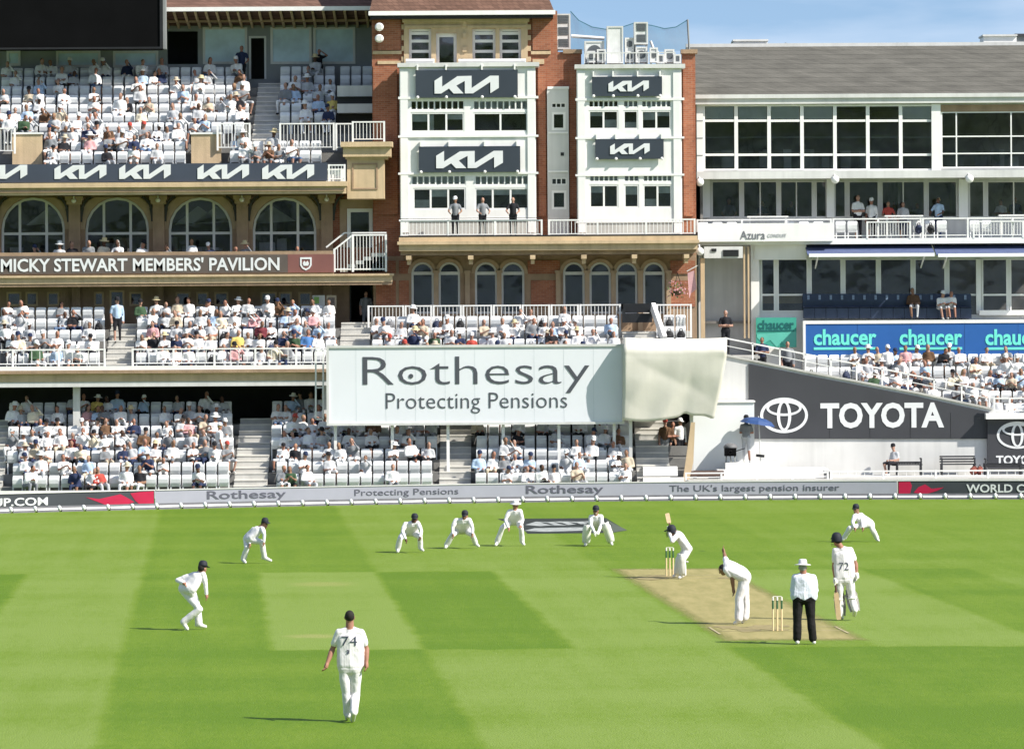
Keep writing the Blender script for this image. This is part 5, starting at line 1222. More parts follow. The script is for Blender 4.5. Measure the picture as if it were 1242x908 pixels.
# palettes (clothes, skin, hair)
def pal(n, c, r=.85): return mat('cloth_'+n, c, r, .14, 7, spec=.1)
CL = {'white': (.72,.72,.72), 'pale grey': (.46,.47,.49), 'pale blue': (.42,.54,.70), 'beige': (.50,.43,.33), 'pink': (.60,.33,.34), 'red': (.40,.07,.055), 'navy': (.03,.04,.085), 'black': (.022,.022,.026), 'blue': (.08,.19,.42), 'brown': (.13,.075,.045), 'cream': (.66,.60,.47), 'grey': (.20,.21,.225), 'yellow': (.62,.47,.14), 'orange': (.60,.22,.08), 'dark green': (.05,.09,.05), 'maroon': (.17,.04,.05)}
CLM = {k: pal(k.replace(' ', '_'), v) for k, v in CL.items()}
LG = {'navy': CLM['navy'], 'beige': CLM['beige'], 'grey': CLM['grey'], 'black': CLM['black'], 'pale grey': CLM['pale grey'], 'blue': pal('denim', (.10,.15,.25)), 'white': CLM['white']}
SK = [mat('skin_fair', (.36,.205,.15), .6, .1, 9), mat('skin_ruddy', (.33,.16,.11), .6, .1, 9), mat('skin_tan', (.25,.135,.085), .6, .1, 9), mat('skin_brown', (.10,.05,.034), .6, .1, 9)]
HR = [mat('hair_grey', (.30,.29,.28), .8, .2, 30), mat('hair_brown', (.07,.045,.03), .8, .2, 30), mat('hair_dark', (.018,.015,.013), .8, .2, 30), mat('hair_fair', (.30,.21,.10), .8, .2, 30)]
SH = [mat('shoe_dark', (.03,.03,.03), .6, .2, 9), mat('shoe_pale', (.6,.6,.58), .6, .1, 9)]
ALLM = list(CLM.values())+[LG['blue']]+SK+HR+SH+[mat('straw', (.60,.50,.30), .8, .12, 20)]
MI = {m.name: i for i, m in enumerate(ALLM)}
rv = random.Random(21); SEATED = []; STAND = []
DUM = [SK[0], CLM['white'], LG['navy'], HR[1], SH[0], SK[0]]
for i, (ps, wd, lg_) in enumerate((('back',1,0),('up',1.08,0),('fwd',1,0),('shade',1,0),('up',1.05,0),('phone',1,1),('cross',1.15,0),('back',.92,1),('fwd',1.12,0),('up',.94,1),('shade',1.05,0),('cross',.95,1))):
    P, hd, f = spectator_prims(ps, rv, True, wd, bool(lg_)); SEATED.append((body(P, 'person', DUM, .034, 1), hd, f))
for ps, wd in (('cross',1), ('loose',1.05), ('lean',1), ('shade',1), ('loose',.95)):
    P, hd, f = spectator_prims(ps, rv, False, wd); STAND.append((body(P, 'person', DUM, .034, 1), hd, f))
# hats (worn: child meshes)
def hat_mesh(kind):
    mb = MB()
    if kind == 'brim': mb.lathe((0,0,0), [(.001,.145),(.07,.14),(.095,.11),(.102,.04),(.105,.03),(.19,.012),(.192,.0),(.105,.012),(.09,.02)], 16)
    elif kind == 'cap': mb.lathe((0,0,0), [(.001,.135),(.06,.125),(.09,.085),(.101,.03),(.100,.0),(.09,.002)], 16); mb.add([(-.075,-.075,.02),(-.05,-.17,.0),(.05,-.17,.0),(.075,-.075,.02),(-.075,-.075,.005),(-.05,-.17,-.012),(.05,-.17,-.012),(.075,-.075,.005)], [(0,1,2,3),(7,6,5,4),(0,4,5,1),(1,5,6,2),(2,6,7,3)])
    return mb.mesh('hat', CLM['white'], True)
HATS = {'brim': hat_mesh('brim'), 'cap': hat_mesh('cap')}
# seat: tip-up stadium seat, pan folded
sb = MB()
def rbox(mb, x0, x1, pts, mi=0):                             # slab following a (y,z) profile, with chamfered side edges
    n = len(pts); t = .016; vs = []
    for xx, ins in ((x0, .03), (x0+.03, 0), (x1-.03, 0), (x1, .03)):
        for i, (y_, z_) in enumerate(pts): vs.append((xx, y_, z_+(ins if i == 0 else -ins if i == n-1 else 0)))
        for i, (y_, z_) in reversed(list(enumerate(pts))): vs.append((xx, y_+t*2, z_+(ins if i == 0 else -ins if i == n-1 else 0)))
    m = 2*n; fs = [(a*m+i, (a+1)*m+i, (a+1)*m+(i+1)%m, a*m+(i+1)%m) for a in range(3) for i in range(m)]+[tuple(range(m-1,-1,-1)), tuple(3*m+i for i in range(m))]
    mb.add([Vector(v) for v in vs], [tuple(reversed(f)) for f in fs], mi)
rbox(sb, -.188, .188, [(.20,.46),(.19,.60),(.215,.74),(.25,.86)])
rbox(sb, -.175, .175, [(.12,.42),(.055,.56),(.03,.70),(.035,.76)])
sb.box(-.19, -.15, .13, .26, .0, .52); sb.box(.15, .19, .13, .26, 0, .52)
SEAT = sb.mesh('stadium_seat', seatw)

ORD = 'first second third fourth fifth sixth seventh eighth ninth tenth eleventh twelfth thirteenth fourteenth fifteenth sixteenth seventeenth eighteenth nineteenth twentieth'.split()
TENS = ['', '', 'twenty', 'thirty', 'forty', 'fifty', 'sixty']
def ordn(n):
    if n <= 20: return ORD[n-1]
    t, u = divmod(n, 10); return (TENS[t]+'-'+ORD[u-1]) if u else TENS[t][:-1]+'ieth'
def wchoice(r, d):
    t = sum(d.values()); q = r.random()*t
    for k, v in d.items():
        q -= v
        if q <= 0: return k
    return k
SHW = {'white': 56, 'pale grey': 24, 'pale blue': 9, 'beige': 4, 'pink': 2, 'red': 1.3, 'navy': 3.6, 'black': 4, 'blue': .5, 'brown': 2, 'cream': 5, 'grey': 10, 'yellow': .8, 'orange': .5, 'dark green': .8, 'maroon': 1}
HTW = {None: 60, 'white brim': 9, 'straw brim': 3, 'white cap': 10, 'navy cap': 6, 'black cap': 6, 'red cap': 1, 'beige brim': 3}
people, seats = [], []
rs = random.Random(77)
LGW = {'navy': 3, 'beige': 2, 'grey': 6, 'black': 3, 'pale grey': 8, 'blue': 1, 'white': 7}
def spec(x, y, z, r, where, seated=True, rz=None, pri=0, shirt=None, legs=None, hat='?', var=None, skin=None, label=None):
    sh = shirt or wchoice(r, SHW); ht = wchoice(r, HTW) if hat == '?' else hat
    vi = var if var is not None else r.randrange(len(SEATED if seated else STAND))
    people.append(dict(x=x, y=y, z=z, rz=r.uniform(-.4, .5) if rz is None else rz, seated=seated, var=vi, shirt=sh, legs=legs or wchoice(r, LGW), hat=ht, skin=SK[skin] if skin is not None else r.choices(SK, [5,4,2,1])[0], hair=r.choices(HR, [4,4,3,2])[0], shoe=r.choice(SH), s=r.uniform(.86, 1.02), tilt=(r.uniform(-.06,.10), r.gauss(0,.07)) if seated else (0,0), where=where, pri=pri, label=label))
OCC = 1.0
def block(T, rows, px0, px1, pyref, occ, name, group, pri=0, skip=None, dx=.445):
    """rows of seats between two photo columns, some taken"""
    for k in rows:
        y, z = tier_y(T, k), tier_z(T, k); x0, x1 = X(px0, y, pyref), X(px1, y, pyref); n = int((x1-x0)/dx); off = (x1-x0-n*dx)/2
        si = 0; pi_ = 0
        for i in range(n):
            x = x0+off+(i+.5)*dx
            if skip and skip(x, k): continue
            si += 1; seats.append((x, y+.30, z, ('%s white seat from the left, %s row of %s' % (ordn(si), ORD[k-rows[0]], name) if len(rows) > 1 else '%s white seat from the left, %s' % (ordn(si), name)), group, pri+k*.01))
            o = occ[k-rows[0]] if isinstance(occ, (list, tuple)) else occ
            if rs.random() < o*OCC and not (T is TR and x < X(1034, y)):
                pi_ += 1; spec(x+rs.uniform(-.08,.08), y+.26+rs.uniform(-.06,.02), z, rs, ('%s from left, %s row, %s' % (ordn(pi_), ORD[k-rows[0]], name) if len(rows) > 1 else '%s from left, %s' % (ordn(pi_), name)), pri=pri+k*.01)
LO = range(7)
block(T1, LO, 6, 284, 540, [.42,.50,.62,.72,.78,.7,.55], 'lower block by the column', 'seats of the lower block by the column', 1)
block(T1, LO, 327, 531, 540, [.40,.50,.55,.55,.55,.65,.5], 'lower block past the stair', 'seats of the lower block beyond the wide stair', 1)
block(T1, LO, 573, 770, 540, [.40,.45,.50,.55,.45,.5,.4], 'lower block under the sightscreen', 'seats of the lower block under the sightscreen', 1)
MID = range(5)
block(T2, MID, -2, 127, 410, [.45,.50,.45,.5,.45], 'small middle tier block', 'seats of the small middle tier block', 0)
block(T2, MID, 162, 409, 410, [.45,.72,.78,.75,.75], 'broad middle tier block', 'seats of the broad middle tier block', 0)
block(T2, range(4), 448, 754, 400, [.5,.8,.65,.15], 'block below the tower', 'seats of the block below the tower', 0)
block(T2, range(1,4), 800, 838, 400, 0, 'pair beside the stair wall', 'seats beside the stair wall', 0)
block(T4, range(3), 50, 230, 180, [.45,.45,.75], 'upper tier front block', 'seats of the upper tier front block', 3)
block(T4, range(2), 272, 395, 180, [.5,.3], 'upper front block by the stair', 'seats of the upper front block by the stair', 3)
block(T4, range(3,10), -4, 303, 130, [.45,.4,.45,.5,.5,.35,.55], 'upper tier rear block', 'seats of the upper tier rear block', 3)
block(T4, range(4,10), 337, 408, 120, [.6,.6,.6,.6,.6,.3], 'upper block by the stair', 'seats of the upper block by the stair', 3)
block(T4, range(8,10), 411, 452, 85, 0, 'upper corner by the tower', 'seats of the upper corner', 3)
wtop = [(878,430),(978,450.5),(1110,475.5),(1203,495),(1300,508)]
for k in range(5):
    y_ = tier_y(TR, k); zt_ = tier_z(TR, k)+.65; pyt = HY+(H-zt_)*F/y_-3
    px_ = 1262
    for a, b in zip(wtop, wtop[1:]):
        if a[1] <= pyt <= b[1]: px_ = a[0]+(b[0]-a[0])*(pyt-a[1])/(b[1]-a[1])
    if pyt < 430: px_ = 960
    if px_ < 1240: block(TR, range(k, k+1), max(px_-12, 975), 1262, 450, .78 if k > 0 else .6, 'terrace above the charcoal wall, row %d' % 0 if False else ['lowest visible terrace row','second terrace row','middle terrace row','upper terrace row','top terrace row below the blue board'][k], 'terrace seats above the charcoal wall', .5)
# seats on the middle balcony of the glazed stand
for a, b, nm_ in ((1013, 1048, 'left set on the glazed balcony'), (1107, 1162, 'centre set on the glazed balcony'), (1176, 1200, 'right set on the glazed balcony')):
    x0, x1 = X(a, 175.2, 280), X(b, 175.2, 280); n = max(2, int((x1-x0)/.46))
    for i in range(n): seats.append((x0+(i+.5)*.46, 175.3, zf-.18, '%s white seat from the left, %s' % (ordn(i+1), nm_), 'seats on the glazed balcony', .9))
for i in range(9): seats.append((X(853+i*17.5, 175.2, 270), 175.3, fz[3]-.78, '%s white seat from the left behind the plain white fascia' % ordn(i+1), 'seats behind the white fascia', .9))
# arcade balcony guests, behind the parapet
ng_ = 0
for i in range(19):
    px = 8+i*20.5+rs.uniform(-9, 9); zj_ = rs.uniform(-.22, .08); skip_ = rs.random() < .25
    if not skip_: ng_ += 1
    if not skip_: spec(X(px, 173.4, 300), 173.35+rs.uniform(0,.5), zfl3+.26+zj_, rs, '%s from left behind the lettered balcony sign' % ordn(ng_), pri=.6)
# named standing people: (px of feet centre, depth, floor z, shirt, legs, hat, variant, place)
def stand(px, Y, z, shirt, legs, hat, var, where, rz=0, label=None, skin=None):
    spec(X(px, Y, 382), Y, z, rs, where, False, rz, -1, shirt, legs, hat, var, skin, label)
stand(142, 171.9, 5.0+.62, 'blue', 'black', 'black cap', 1, '', .3, 'standing man in pale blue shirt and black shorts at the head of the left stair')
people[-1]['shirt'] = 'pale blue'
stand(444, 174.7, 5.95, 'grey', 'grey', None, 1, '', 0, 'person in grey standing in the dark doorway left of the tower arches')
for px, sh, ht, v_, lb in ((553,'grey','white cap',2,'person with white cap on the tower balcony, before the left windows'), (586,'grey',None,0,'person in grey between the two others on the tower balcony'), (623,'black',None,2,'person in dark top on the tower balcony nearest the brick strip')):
    stand(px, 172.6, zsl, sh, 'black', ht, v_, '', rs.uniform(-.3,.3), lb); people[-1]['s'] = .86; people[-1]['var'] = 2; people[-1]['y'] = 172.45
for px, sh, lg_, ht, v_, lb in ((806,'brown','grey','red cap',1,'person in brown at the foot of the stair under the covered screen'), (815,'brown','black',None,0,'person in brown and black beside the hanging strap'), (824,'white','black','white cap',1,'person in white top next to the hanging strap')):
    stand(px, 168.6+(px % 3)*.3, 1.0, sh, lg_, ht, v_, '', rs.uniform(-.5,.5), lb)
stand(382, 169.2, tier_z(T1, 3), 'navy', 'black', None, 1, '', 0, 'person in navy standing in the shade at the back of the lower middle block'); people.pop()
stand(338, 167.2, tier_z(T1, 1), 'white', 'pale grey', 'white brim', 1, '', .2, 'x'); people.pop()
stand(487, 169.0, tier_z(T1, 3), 'white', 'grey', 'white cap', 1, '', 2.6, 'spectator in white shirt standing on the steps below the sightscreen lettering')
stand(265, 168.3, tier_z(T1, 2)+.1, 'white', 'white', 'white cap', 1, '', 1.9, 'spectator dressed all in white standing beside the wide stair of the lower tier')
stand(880, 174.6, 5.0, 'black', 'black', None, 0, '', 0, 'person in black standing in the tunnel beside the tower')
stand(389, 180.6, tier_z(T4, 9), 'black', 'black', None, 3, '', 0, 'person in black in front of the right window of the top wall')
stand(295, 180.4, tier_z(T4, 9), 'navy', 'black', None, 2, '', 0, 'person in navy left of the dark door of the top wall')
for px, Y, sh, lg_, ht, v_, lb in ((1041,176.4,'white','black',None,0,'left one of two people in white behind the balcony glazing'), (1058,176.5,'white','black','white cap',1,'right one of two people in white behind the balcony glazing'), (1078,176.2,'red','grey',None,2,'person in red at the white table on the balcony'), (1096,176.6,'pale grey','navy',None,1,'person in pale grey behind the white table on the balcony'), (1085,178.6,'navy','black',None,0,'person in navy indoors behind the balcony glazing'), (1113,179.0,'grey','black',None,1,'person in grey indoors at the right of the balcony glazing'), (1139,176.2,'pale blue','navy',None,2,'person in pale blue by the balcony column'), (1215,177.9,'white','black',None,0,'person in white indoors at the right end of the balcony'), (1232,178.6,'navy','black',None,1,'person in navy indoors at the right edge'), (926,178.2,'navy','black',None,0,'person in navy indoors at the left of the balcony glazing'), (885,178.0,'grey','navy',None,2,'person in grey indoors behind the leftmost balcony glazing'), (960,178.8,'black','black',None,1,'person in black indoors near the middle of the balcony')):
    stand(px, Y, zf-.08, sh, lg_, ht, v_, '', rs.uniform(-.6,.6), lb)
stand(1076, 173.7, tier_z(TR, 3)+.1, 'white', 'grey', 'white cap', 1, '', .2, 'spectator in white standing before the blue board between two turquoise words')
stand(924, 173.6, 4.0, 'navy', 'black', None, 0, '', 0, 'person in navy standing below the green poster'); stand(955, 173.4, 3.8, 'grey', 'black', None, 1, '', 0, 'person in grey standing right of the green poster')
stand(1128, 178.6, 4.6, 'grey', 'black', None, 1, '', 0, 'x'); people.pop()

pm_cache = {}
def person_mesh(p): return (SEATED if p['seated'] else STAND)[p['var']]
HATC = {'white': 'white', 'straw': 'straw', 'navy': 'navy', 'black': 'black', 'red': 'red', 'beige': 'beige'}
def hat_mat(h): return MATS['straw'] if h.startswith('straw') else CLM[h.split()[0]]
def mat_set(p): return [p['skin'], CLM[p['shirt']], LG[p['legs']], p['hair'], p['shoe'], p['skin']]
def hat_matrix(p, hd, f):
    return Matrix.Translation(hd+Vector((0,.01,.045))) @ Matrix.Rotation(math.atan2(f.x, -f.y), 4, 'Z') @ Matrix.Rotation(R(6), 4, 'X')
def place(p):
    me, hd, f = person_mesh(p)
    o = link('person', me); o.location = (p['x'], p['y'], p['z']); o.rotation_euler = (p['tilt'][0], p['tilt'][1], p['rz']); o.scale = (p['s'],)*3
    for i, m in enumerate(mat_set(p)): o.material_slots[i].link = 'OBJECT'; o.material_slots[i].material = m
    h = p['hat']; ht = (', '+h.replace(' brim', ' hat')) if h else ''
    tag(o, p['label'] or 'spectator, %s top%s, ' % (p['shirt'], ht)+p['where'], 'person', 'spectators in the stands')
    if h:
        k = link('hat', HATS[h.split()[1]], o); k.matrix_local = hat_matrix(p, hd, f); k.material_slots[0].link = 'OBJECT'; k.material_slots[0].material = hat_mat(h)
def merge(name, items, mats):
    """items: (mesh, matrix, material index list) -> one mesh"""
    V, Fv, Fs, Mi, n = [], [], [], [], 0; cache = {}
    for me, M, mi in items:
        if me.name not in cache:
            a = np.empty(len(me.vertices)*3); me.vertices.foreach_get('co', a); lv = np.empty(len(me.loops), np.int32); me.loops.foreach_get('vertex_index', lv)
            lt = np.empty(len(me.polygons), np.int32); me.polygons.foreach_get('loop_total', lt); m_ = np.empty(len(me.polygons), np.int32); me.polygons.foreach_get('material_index', m_); cache[me.name] = (a.reshape(-1,3), lv, lt, m_)
        a, lv, lt, m_ = cache[me.name]; M = np.array(M); V.append(a@M[:3,:3].T+M[:3,3]); Fv.append(lv+n); Fs.append(lt); Mi.append(np.array(mi)[m_]); n += len(a)
    V = np.concatenate(V); Fv = np.concatenate(Fv); Fs = np.concatenate(Fs); Mi = np.concatenate(Mi)
    me = bpy.data.meshes.new(name); me.vertices.add(len(V)); me.vertices.foreach_set('co', V.ravel()); me.loops.add(len(Fv)); me.loops.foreach_set('vertex_index', Fv.astype(np.int32))
    me.polygons.add(len(Fs)); st_ = np.concatenate([[0], np.cumsum(Fs)[:-1]]); me.polygons.foreach_set('loop_start', st_.astype(np.int32)); me.polygons.foreach_set('material_index', Mi.astype(np.int32))
    for m in mats: me.materials.append(m)
    smooth(me, name == 'crowd'); me.update(calc_edges=True); return me
people.sort(key=lambda p: p['pri']); NP = 272
for p in people[:NP]: place(p)
items = []
for p in people[NP:]:
    me, hd, f = person_mesh(p); M = Matrix.Translation((p['x'], p['y'], p['z'])) @ Matrix.Rotation(p['rz'], 4, 'Z') @ Matrix.Rotation(p['tilt'][1], 4, 'Y') @ Matrix.Rotation(p['tilt'][0], 4, 'X') @ Matrix.Scale(p['s'], 4)
    items.append((me, M, [MI[m.name] for m in mat_set(p)]))
    if p['hat']: items.append((HATS[p['hat'].split()[1]], M @ hat_matrix(p, hd, f), [MI[hat_mat(p['hat']).name]]))
if items: tag(link('crowd', merge('crowd', items, ALLM)), 'far rows of seated spectators filling the upper tiers', 'crowd', kind='stuff')
seats.sort(key=lambda s: s[5]); NS = 290
for x, y, z, lb, gr, _ in seats[:NS]: o = link('stadium_seat', SEAT); o.location = (x, y, z); tag(o, lb, 'seat', gr)
if seats[NS:]: tag(link('seating_rows', merge('seating_rows', [(SEAT, Matrix.Translation(s[:3]), [0]) for s in seats[NS:]], [seatw])), 'further rows of white tip-up seats in the stands', 'seating', kind='stuff')
print('PEOPLE', len(people), 'SEATS', len(seats))
# bags left on empty seats
bagm = [mat('bag_'+n_, c_, .7, .25, 7) for n_, c_ in (('black', (.02,.02,.022)), ('navy', (.03,.04,.08)), ('olive', (.09,.09,.05)), ('grey', (.16,.16,.17)))]
bg_ = MB(); bg_.ball((0,0,.16), .17, .12, .18, 10, 7); bg_.ball((0,-.1,.10), .11, .06, .09, 8, 5); BAG = bg_.mesh('bag', bagm[0], True)
bs_ = MB(); bs_.bar((-.07,.0,.30), (-.05,.0,.40), .025).bar((-.05,.0,.40), (.05,.0,.40), .025).bar((.05,.0,.40), (.07,.0,.30), .025); BST = bs_.mesh('strap', bagm[0])
rb2 = random.Random(9); taken = {(round(p['x'],1), round(p['y'],1)) for p in people}
free = [s_ for s_ in seats[:NS] if all(abs(s_[0]-p['x']) > .3 or abs(s_[1]-p['y']) > .3 for p in people)]
for s_ in rb2.sample(free, 24):
    o = link('bag', BAG); o.location = (s_[0], s_[1]-.16, s_[2]+.36); o.rotation_euler = (0, 0, rb2.uniform(-1, 1)); mm_ = rb2.choice(bagm); o.material_slots[0].link = 'OBJECT'; o.material_slots[0].material = mm_
    tag(o, '%s bag on %s' % (mm_.name[4:], s_[3].replace(' row of ', ' row, ').replace(' from the left', ' from left')), 'bag', 'bags left on seats'); k = link('strap', BST, o); k.material_slots[0].link = 'OBJECT'; k.material_slots[0].material = mm_
# dark blue padded seats below the awning
nv = mat('dark_blue_seat', (.035, .05, .09), .45, .2, 3); nvh = mat('pale_headrest_mark', (.22, .28, .40), .5, .1, 3)
bm1 = MB(); rbox(bm1, -.23, .23, [(.22,.40),(.20,.65),(.24,.95)]); rbox(bm1, -.22, .22, [(-.18,.44),(.0,.40),(.2,.40)]); bm1.box(-.21,.21,-.10,.2,0,.40); SB = bm1.mesh('padded_seat', nv)
bm2 = MB(); bm2.box(-.045,.045,.185,.20,.72,.90); SBM = bm2.mesh('head_mark', nvh)
for i in range(15):
    px = 981+i*13.6; Y = 175.22; o = link('padded_seat', SB); o.location = (X(px, Y, 370), Y, Z(386, Y, px)); tag(o, '%s dark blue padded seat from the left under the blue awning' % ordn(i+1), 'seat', 'dark blue seats under the awning'); link('head_mark', SBM, o)
for px, sh, hat, sk in ((1110,'brown',None,2),(1142,'white','white cap',0),(1154,'white',None,1)):
    spec(X(px, 174.9, 370), 175.2, Z(386, 175.2, px)-.02, rs, '', True, rs.uniform(-.3,.3), -1, sh, 'pale grey', hat, 2 if px != 1110 else 0, sk, {1110: 'person in brown on the dark blue seats under the awning', 1142: 'person in white top and cap leaning forward on the dark blue seats', 1154: 'bareheaded person in white top on the dark blue seats'}[px]); place(people[-1])
# ================================================================== PLAYERS
kit = mat('cricket_whites', (.74,.715,.735), .85, .06, 5, spec=.1, bump=.2, bscale=11)
kitb = mat('umpire_shirt', (.66,.68,.78), .85, .06, 5, spec=.1, bump=.4, bscale=11)
trb = mat('black_trousers', (.016,.015,.016), .8, .25, 6, spec=.15, bump=.3, bscale=11)
shw = mat('white_boot', (.72,.70,.66), .6, .08, 9); sole = mat('boot_sole', (.05,.04,.035), .7, .2, 9)
padm = mat('white_pads', (.74,.73,.68), .7, .06, 6); glv = mat('white_glove', (.72,.70,.64), .7, .08, 12)
capb = mat('navy_cap', (.018,.02,.03), .7, .15, 9); lips = mat('lips', (.30,.12,.10), .6, .05, 9)
willow = mat('bat_willow', (.62,.45,.27), .5, .14, 8, spec=.3); grip = mat('bat_grip', (.10,.04,.035), .7, .2, 9)
nump = mat('shirt_number', (.035,.045,.08), .8, .05, 5); badge = mat('shirt_badge', (.40,.46,.52), .8, .05, 5)
def lathe_hat(kind):
    return hat_mesh(kind)
def helmet_mesh():
    mb = MB(); mb.lathe((0,0,0), [(.001,.155),(.06,.145),(.10,.10),(.118,.04),(.118,-.05),(.11,-.07),(.10,-.04)], 18)
    mb.add([(-.085,-.09,.045),(-.06,-.19,.02),(.06,-.19,.02),(.085,-.09,.045),(-.085,-.09,.025),(-.06,-.19,.005),(.06,-.19,.005),(.085,-.09,.025)], [(0,1,2,3),(7,6,5,4),(0,4,5,1),(1,5,6,2),(2,6,7,3)])
    for z in (-.03, -.065, -.10, -.135): 
        pr = [(.115*math.sin(t), -.03-.135*math.cos(t)*1.0, z) for t in [R(a) for a in (-70,-35,0,35,70)]]
        for a, b in zip(pr, pr[1:]): mb.bar(a, b, .009)
    return mb.mesh('helmet', capb, True)
HELM = helmet_mesh()
def wrinkle(me):
    """loose folds in the cloth"""
    cloth = set()
    for p in me.polygons:
        if p.material_index in (SHIRT, LEGS): cloth.update(p.vertices)
    nr = [v.normal.copy() for v in me.vertices]
    for i in cloth:
        v = me.vertices[i]; q = v.co
        a = noise.noise(Vector((q.x*7, q.y*7, q.z*4)))*.011+noise.noise(Vector((q.x*12+q.z*7, q.y*12, q.z*9-q.x*6)))*.004
        v.co = q+nr[i]*a
    me.update()
def player(label, foot, j, face, mats, short=False, legr=1.0, headwear=None, eyes=True, gloves=None, number=None, name_bar=False, pads=None, group=None, lower_mat=None, hand_curl=.45, torso=1.0, hands='both', noarm=None):
    """j: joints measured on the photo as (px, py, depth from the feet in metres)"""
    Y0 = G(*foot).y
    J = {k: W(v[0], v[1], Y0+(v[2] if len(v) > 2 else 0)) for k, v in j.items()}
    root = G(*foot)
    for k in J: J[k] = J[k]-root
    P = []; t_ = torso
    mid_ = (J['shL']+J['shR'])/2
    for q in ('shL', 'shR'): J[q] = J[q]+(mid_-J[q])*.13
    hc = (J['hipL']+J['hipR'])/2; sc_ = (J['shL']+J['shR'])/2
    # torso: flanks, belly and shoulder girdle
    shl, shr = J['shL']+(sc_-J['shL'])*.30, J['shR']+(sc_-J['shR'])*.30; hl_, hr_ = J['hipL']+(J['hipL']-hc)*.25, J['hipR']+(J['hipR']-hc)*.25
    for q in range(7):
        e_ = abs(q-3)/3; a = shl+(shr-shl)*q/6+(hc-sc_)*(.13+.02*e_); h = hl_+(hr_-hl_)*q/6; m_ = a+(h-a)*.5
        P += [('cap', a, m_, (.112-.022*e_)*t_, (.120-.02*e_)*t_, SHIRT), ('cap', m_, h+(a-h)*.10, (.120-.02*e_)*t_, (.124-.016*e_)*t_, SHIRT)]
    P += [('cap', J['shL']+(sc_-J['shL'])*.10, J['shR']+(sc_-J['shR'])*.10, .066, .066, SHIRT)]
    P += [('cap', J['hipL'], J['hipR'], .112*t_, .112*t_, LEGS), ('cap', hc+(sc_-hc)*.06, hc, .112*min(t_,1.05), .115*min(t_,1.05), LEGS)]
    nk = J.get('neck', sc_+(J['head']-sc_)*.45)
    P += [('cap', sc_+(nk-sc_)*.2, J['head']+(nk-J['head'])*.35, .072, .062, SKIN), ('cap', sc_, sc_+(nk-sc_)*.6, .085, .066, SHIRT)]
    for s in 'LR': P.append(('cap', sc_+(nk-sc_)*.55, J['sh'+s]+(sc_-J['sh'+s])*.15, .055, .06, SHIRT))
    head(P, J['head'], face, 1.0, HAIR, eyes=eyes)
    for s in 'LR':
        sh, el, wr = J['sh'+s], J['el'+s], J['wr'+s]
        m1 = sh+(el-sh)*.62
        P += [('cap', sh, m1, .068, .064, SHIRT), ('cap', m1, el, .056 if not short else .046, .05 if not short else .042, SHIRT if not short else SKIN)]
        mid = el+(wr-el)*.35
        P += [('cap', el, mid, .048, .047, SHIRT if not short else SKIN), ('cap', mid, wr, .046 if short else .05, .031 if short else .040, SHIRT if not short else SKIN)]
        d = (wr-el).normalized() if 'hd'+s not in J else (J['hd'+s]-wr).normalized()
        side = Vector((0,-1,.2)) if abs(d.y) < .8 else Vector((1,0,0))
        hand(P, wr, d, side, EXTRA if gloves and s in gloves else SKIN, hand_curl, 1.0, bool(gloves and s in gloves))
        hp, kn, an, toe = J['hip'+s], J['kn'+s], J['an'+s], J['toe'+s]
        P += [('cap', hp, hp+(kn-hp)*.5, .108*legr, .092*legr, LEGS), ('cap', hp+(kn-hp)*.5, kn, .092*legr, .073*legr, LEGS)]
        cf = kn+(an-kn)*.35
        P += [('cap', kn, cf, .075*legr, .078*legr, LEGS), ('cap', cf, an+(kn-an)*.05, .078*legr, .074*legr, LEGS)]
        fd = (toe-an); fd2 = Vector((fd.x, fd.y, fd.z)).normalized()
        heel = an-fd2*.04+Vector((0,0,-.03)) if fd2.z > -.7 else an+Vector((0,.03,0))
        P += [('cap', heel, toe-fd2*.03, .048, .040, SHOE), ('cap', an, toe-fd2*.09, .052, .042, SHOE)]
    # rest the soles on the turf
    low = min(min(p[1].z-p[3], p[2].z-p[4]) for p in P if p[0] == 'cap' and p[5] == SHOE)
    me = body(P, 'person', mats, .0098, 4); wrinkle(me)
    zmin = min(v.co.z for v in me.vertices)
    o = link('person', me); o.location = root+Vector((0,0,-zmin+.003)); tag(o, label, 'person', group)
    if headwear:
        kind, m = headwear; hm = HELM if kind == 'helmet' else HATS[kind]; k = link('helmet' if kind == 'helmet' else ('sun_hat' if kind == 'brim' else 'cap'), hm, o)
        f = Vector(face).normalized(); up = Vector((0,0,1)); up = (up-f*up.dot(f)).normalized() if abs(f.z) < .95 else Vector((0,1,0)); sd = (-f).cross(up)*-1; sd = up.cross(-f)*-1
        M = Matrix((up.cross(f), -f, up)).transposed().to_4x4()
        k.matrix_local = Matrix.Translation(J['head']+up*(.045 if kind != 'helmet' else .03)) @ M @ Matrix.Scale({'brim': .86, 'cap': .97, 'helmet': .98}[kind], 4)
        k.material_slots[0].link = 'OBJECT'; k.material_slots[0].material = m
    bv = BVHTree.FromPolygons([v.co for v in me.vertices], [p.vertices[:] for p in me.polygons])
    def on_back(tx, px0, py0, px1, py1, m, nm, bold=.02):
        x0, x1, z0, z1 = RC(px0, py0, px1, py1, Y0); zo = o.location.z
        tm = text(tx, x0-root.x, x1-root.x, z0-zo, z1-zo, 0, m, o, bold, nm)
        b2 = bmesh.new(); b2.from_mesh(tm.data); bmesh.ops.triangulate(b2, faces=b2.faces); bmesh.ops.subdivide_edges(b2, edges=b2.edges, cuts=1); b2.to_mesh(tm.data); b2.free()
        for v in tm.data.vertices:
            h = bv.ray_cast(Vector((v.co.x, -2, v.co.z)), Vector((0,1,0)))
            v.co.y = (h[0].y if h[0] else 0)-.007-(.004 if v.co.y < -.005 else 0)
    for t in (number or []): on_back(*t)
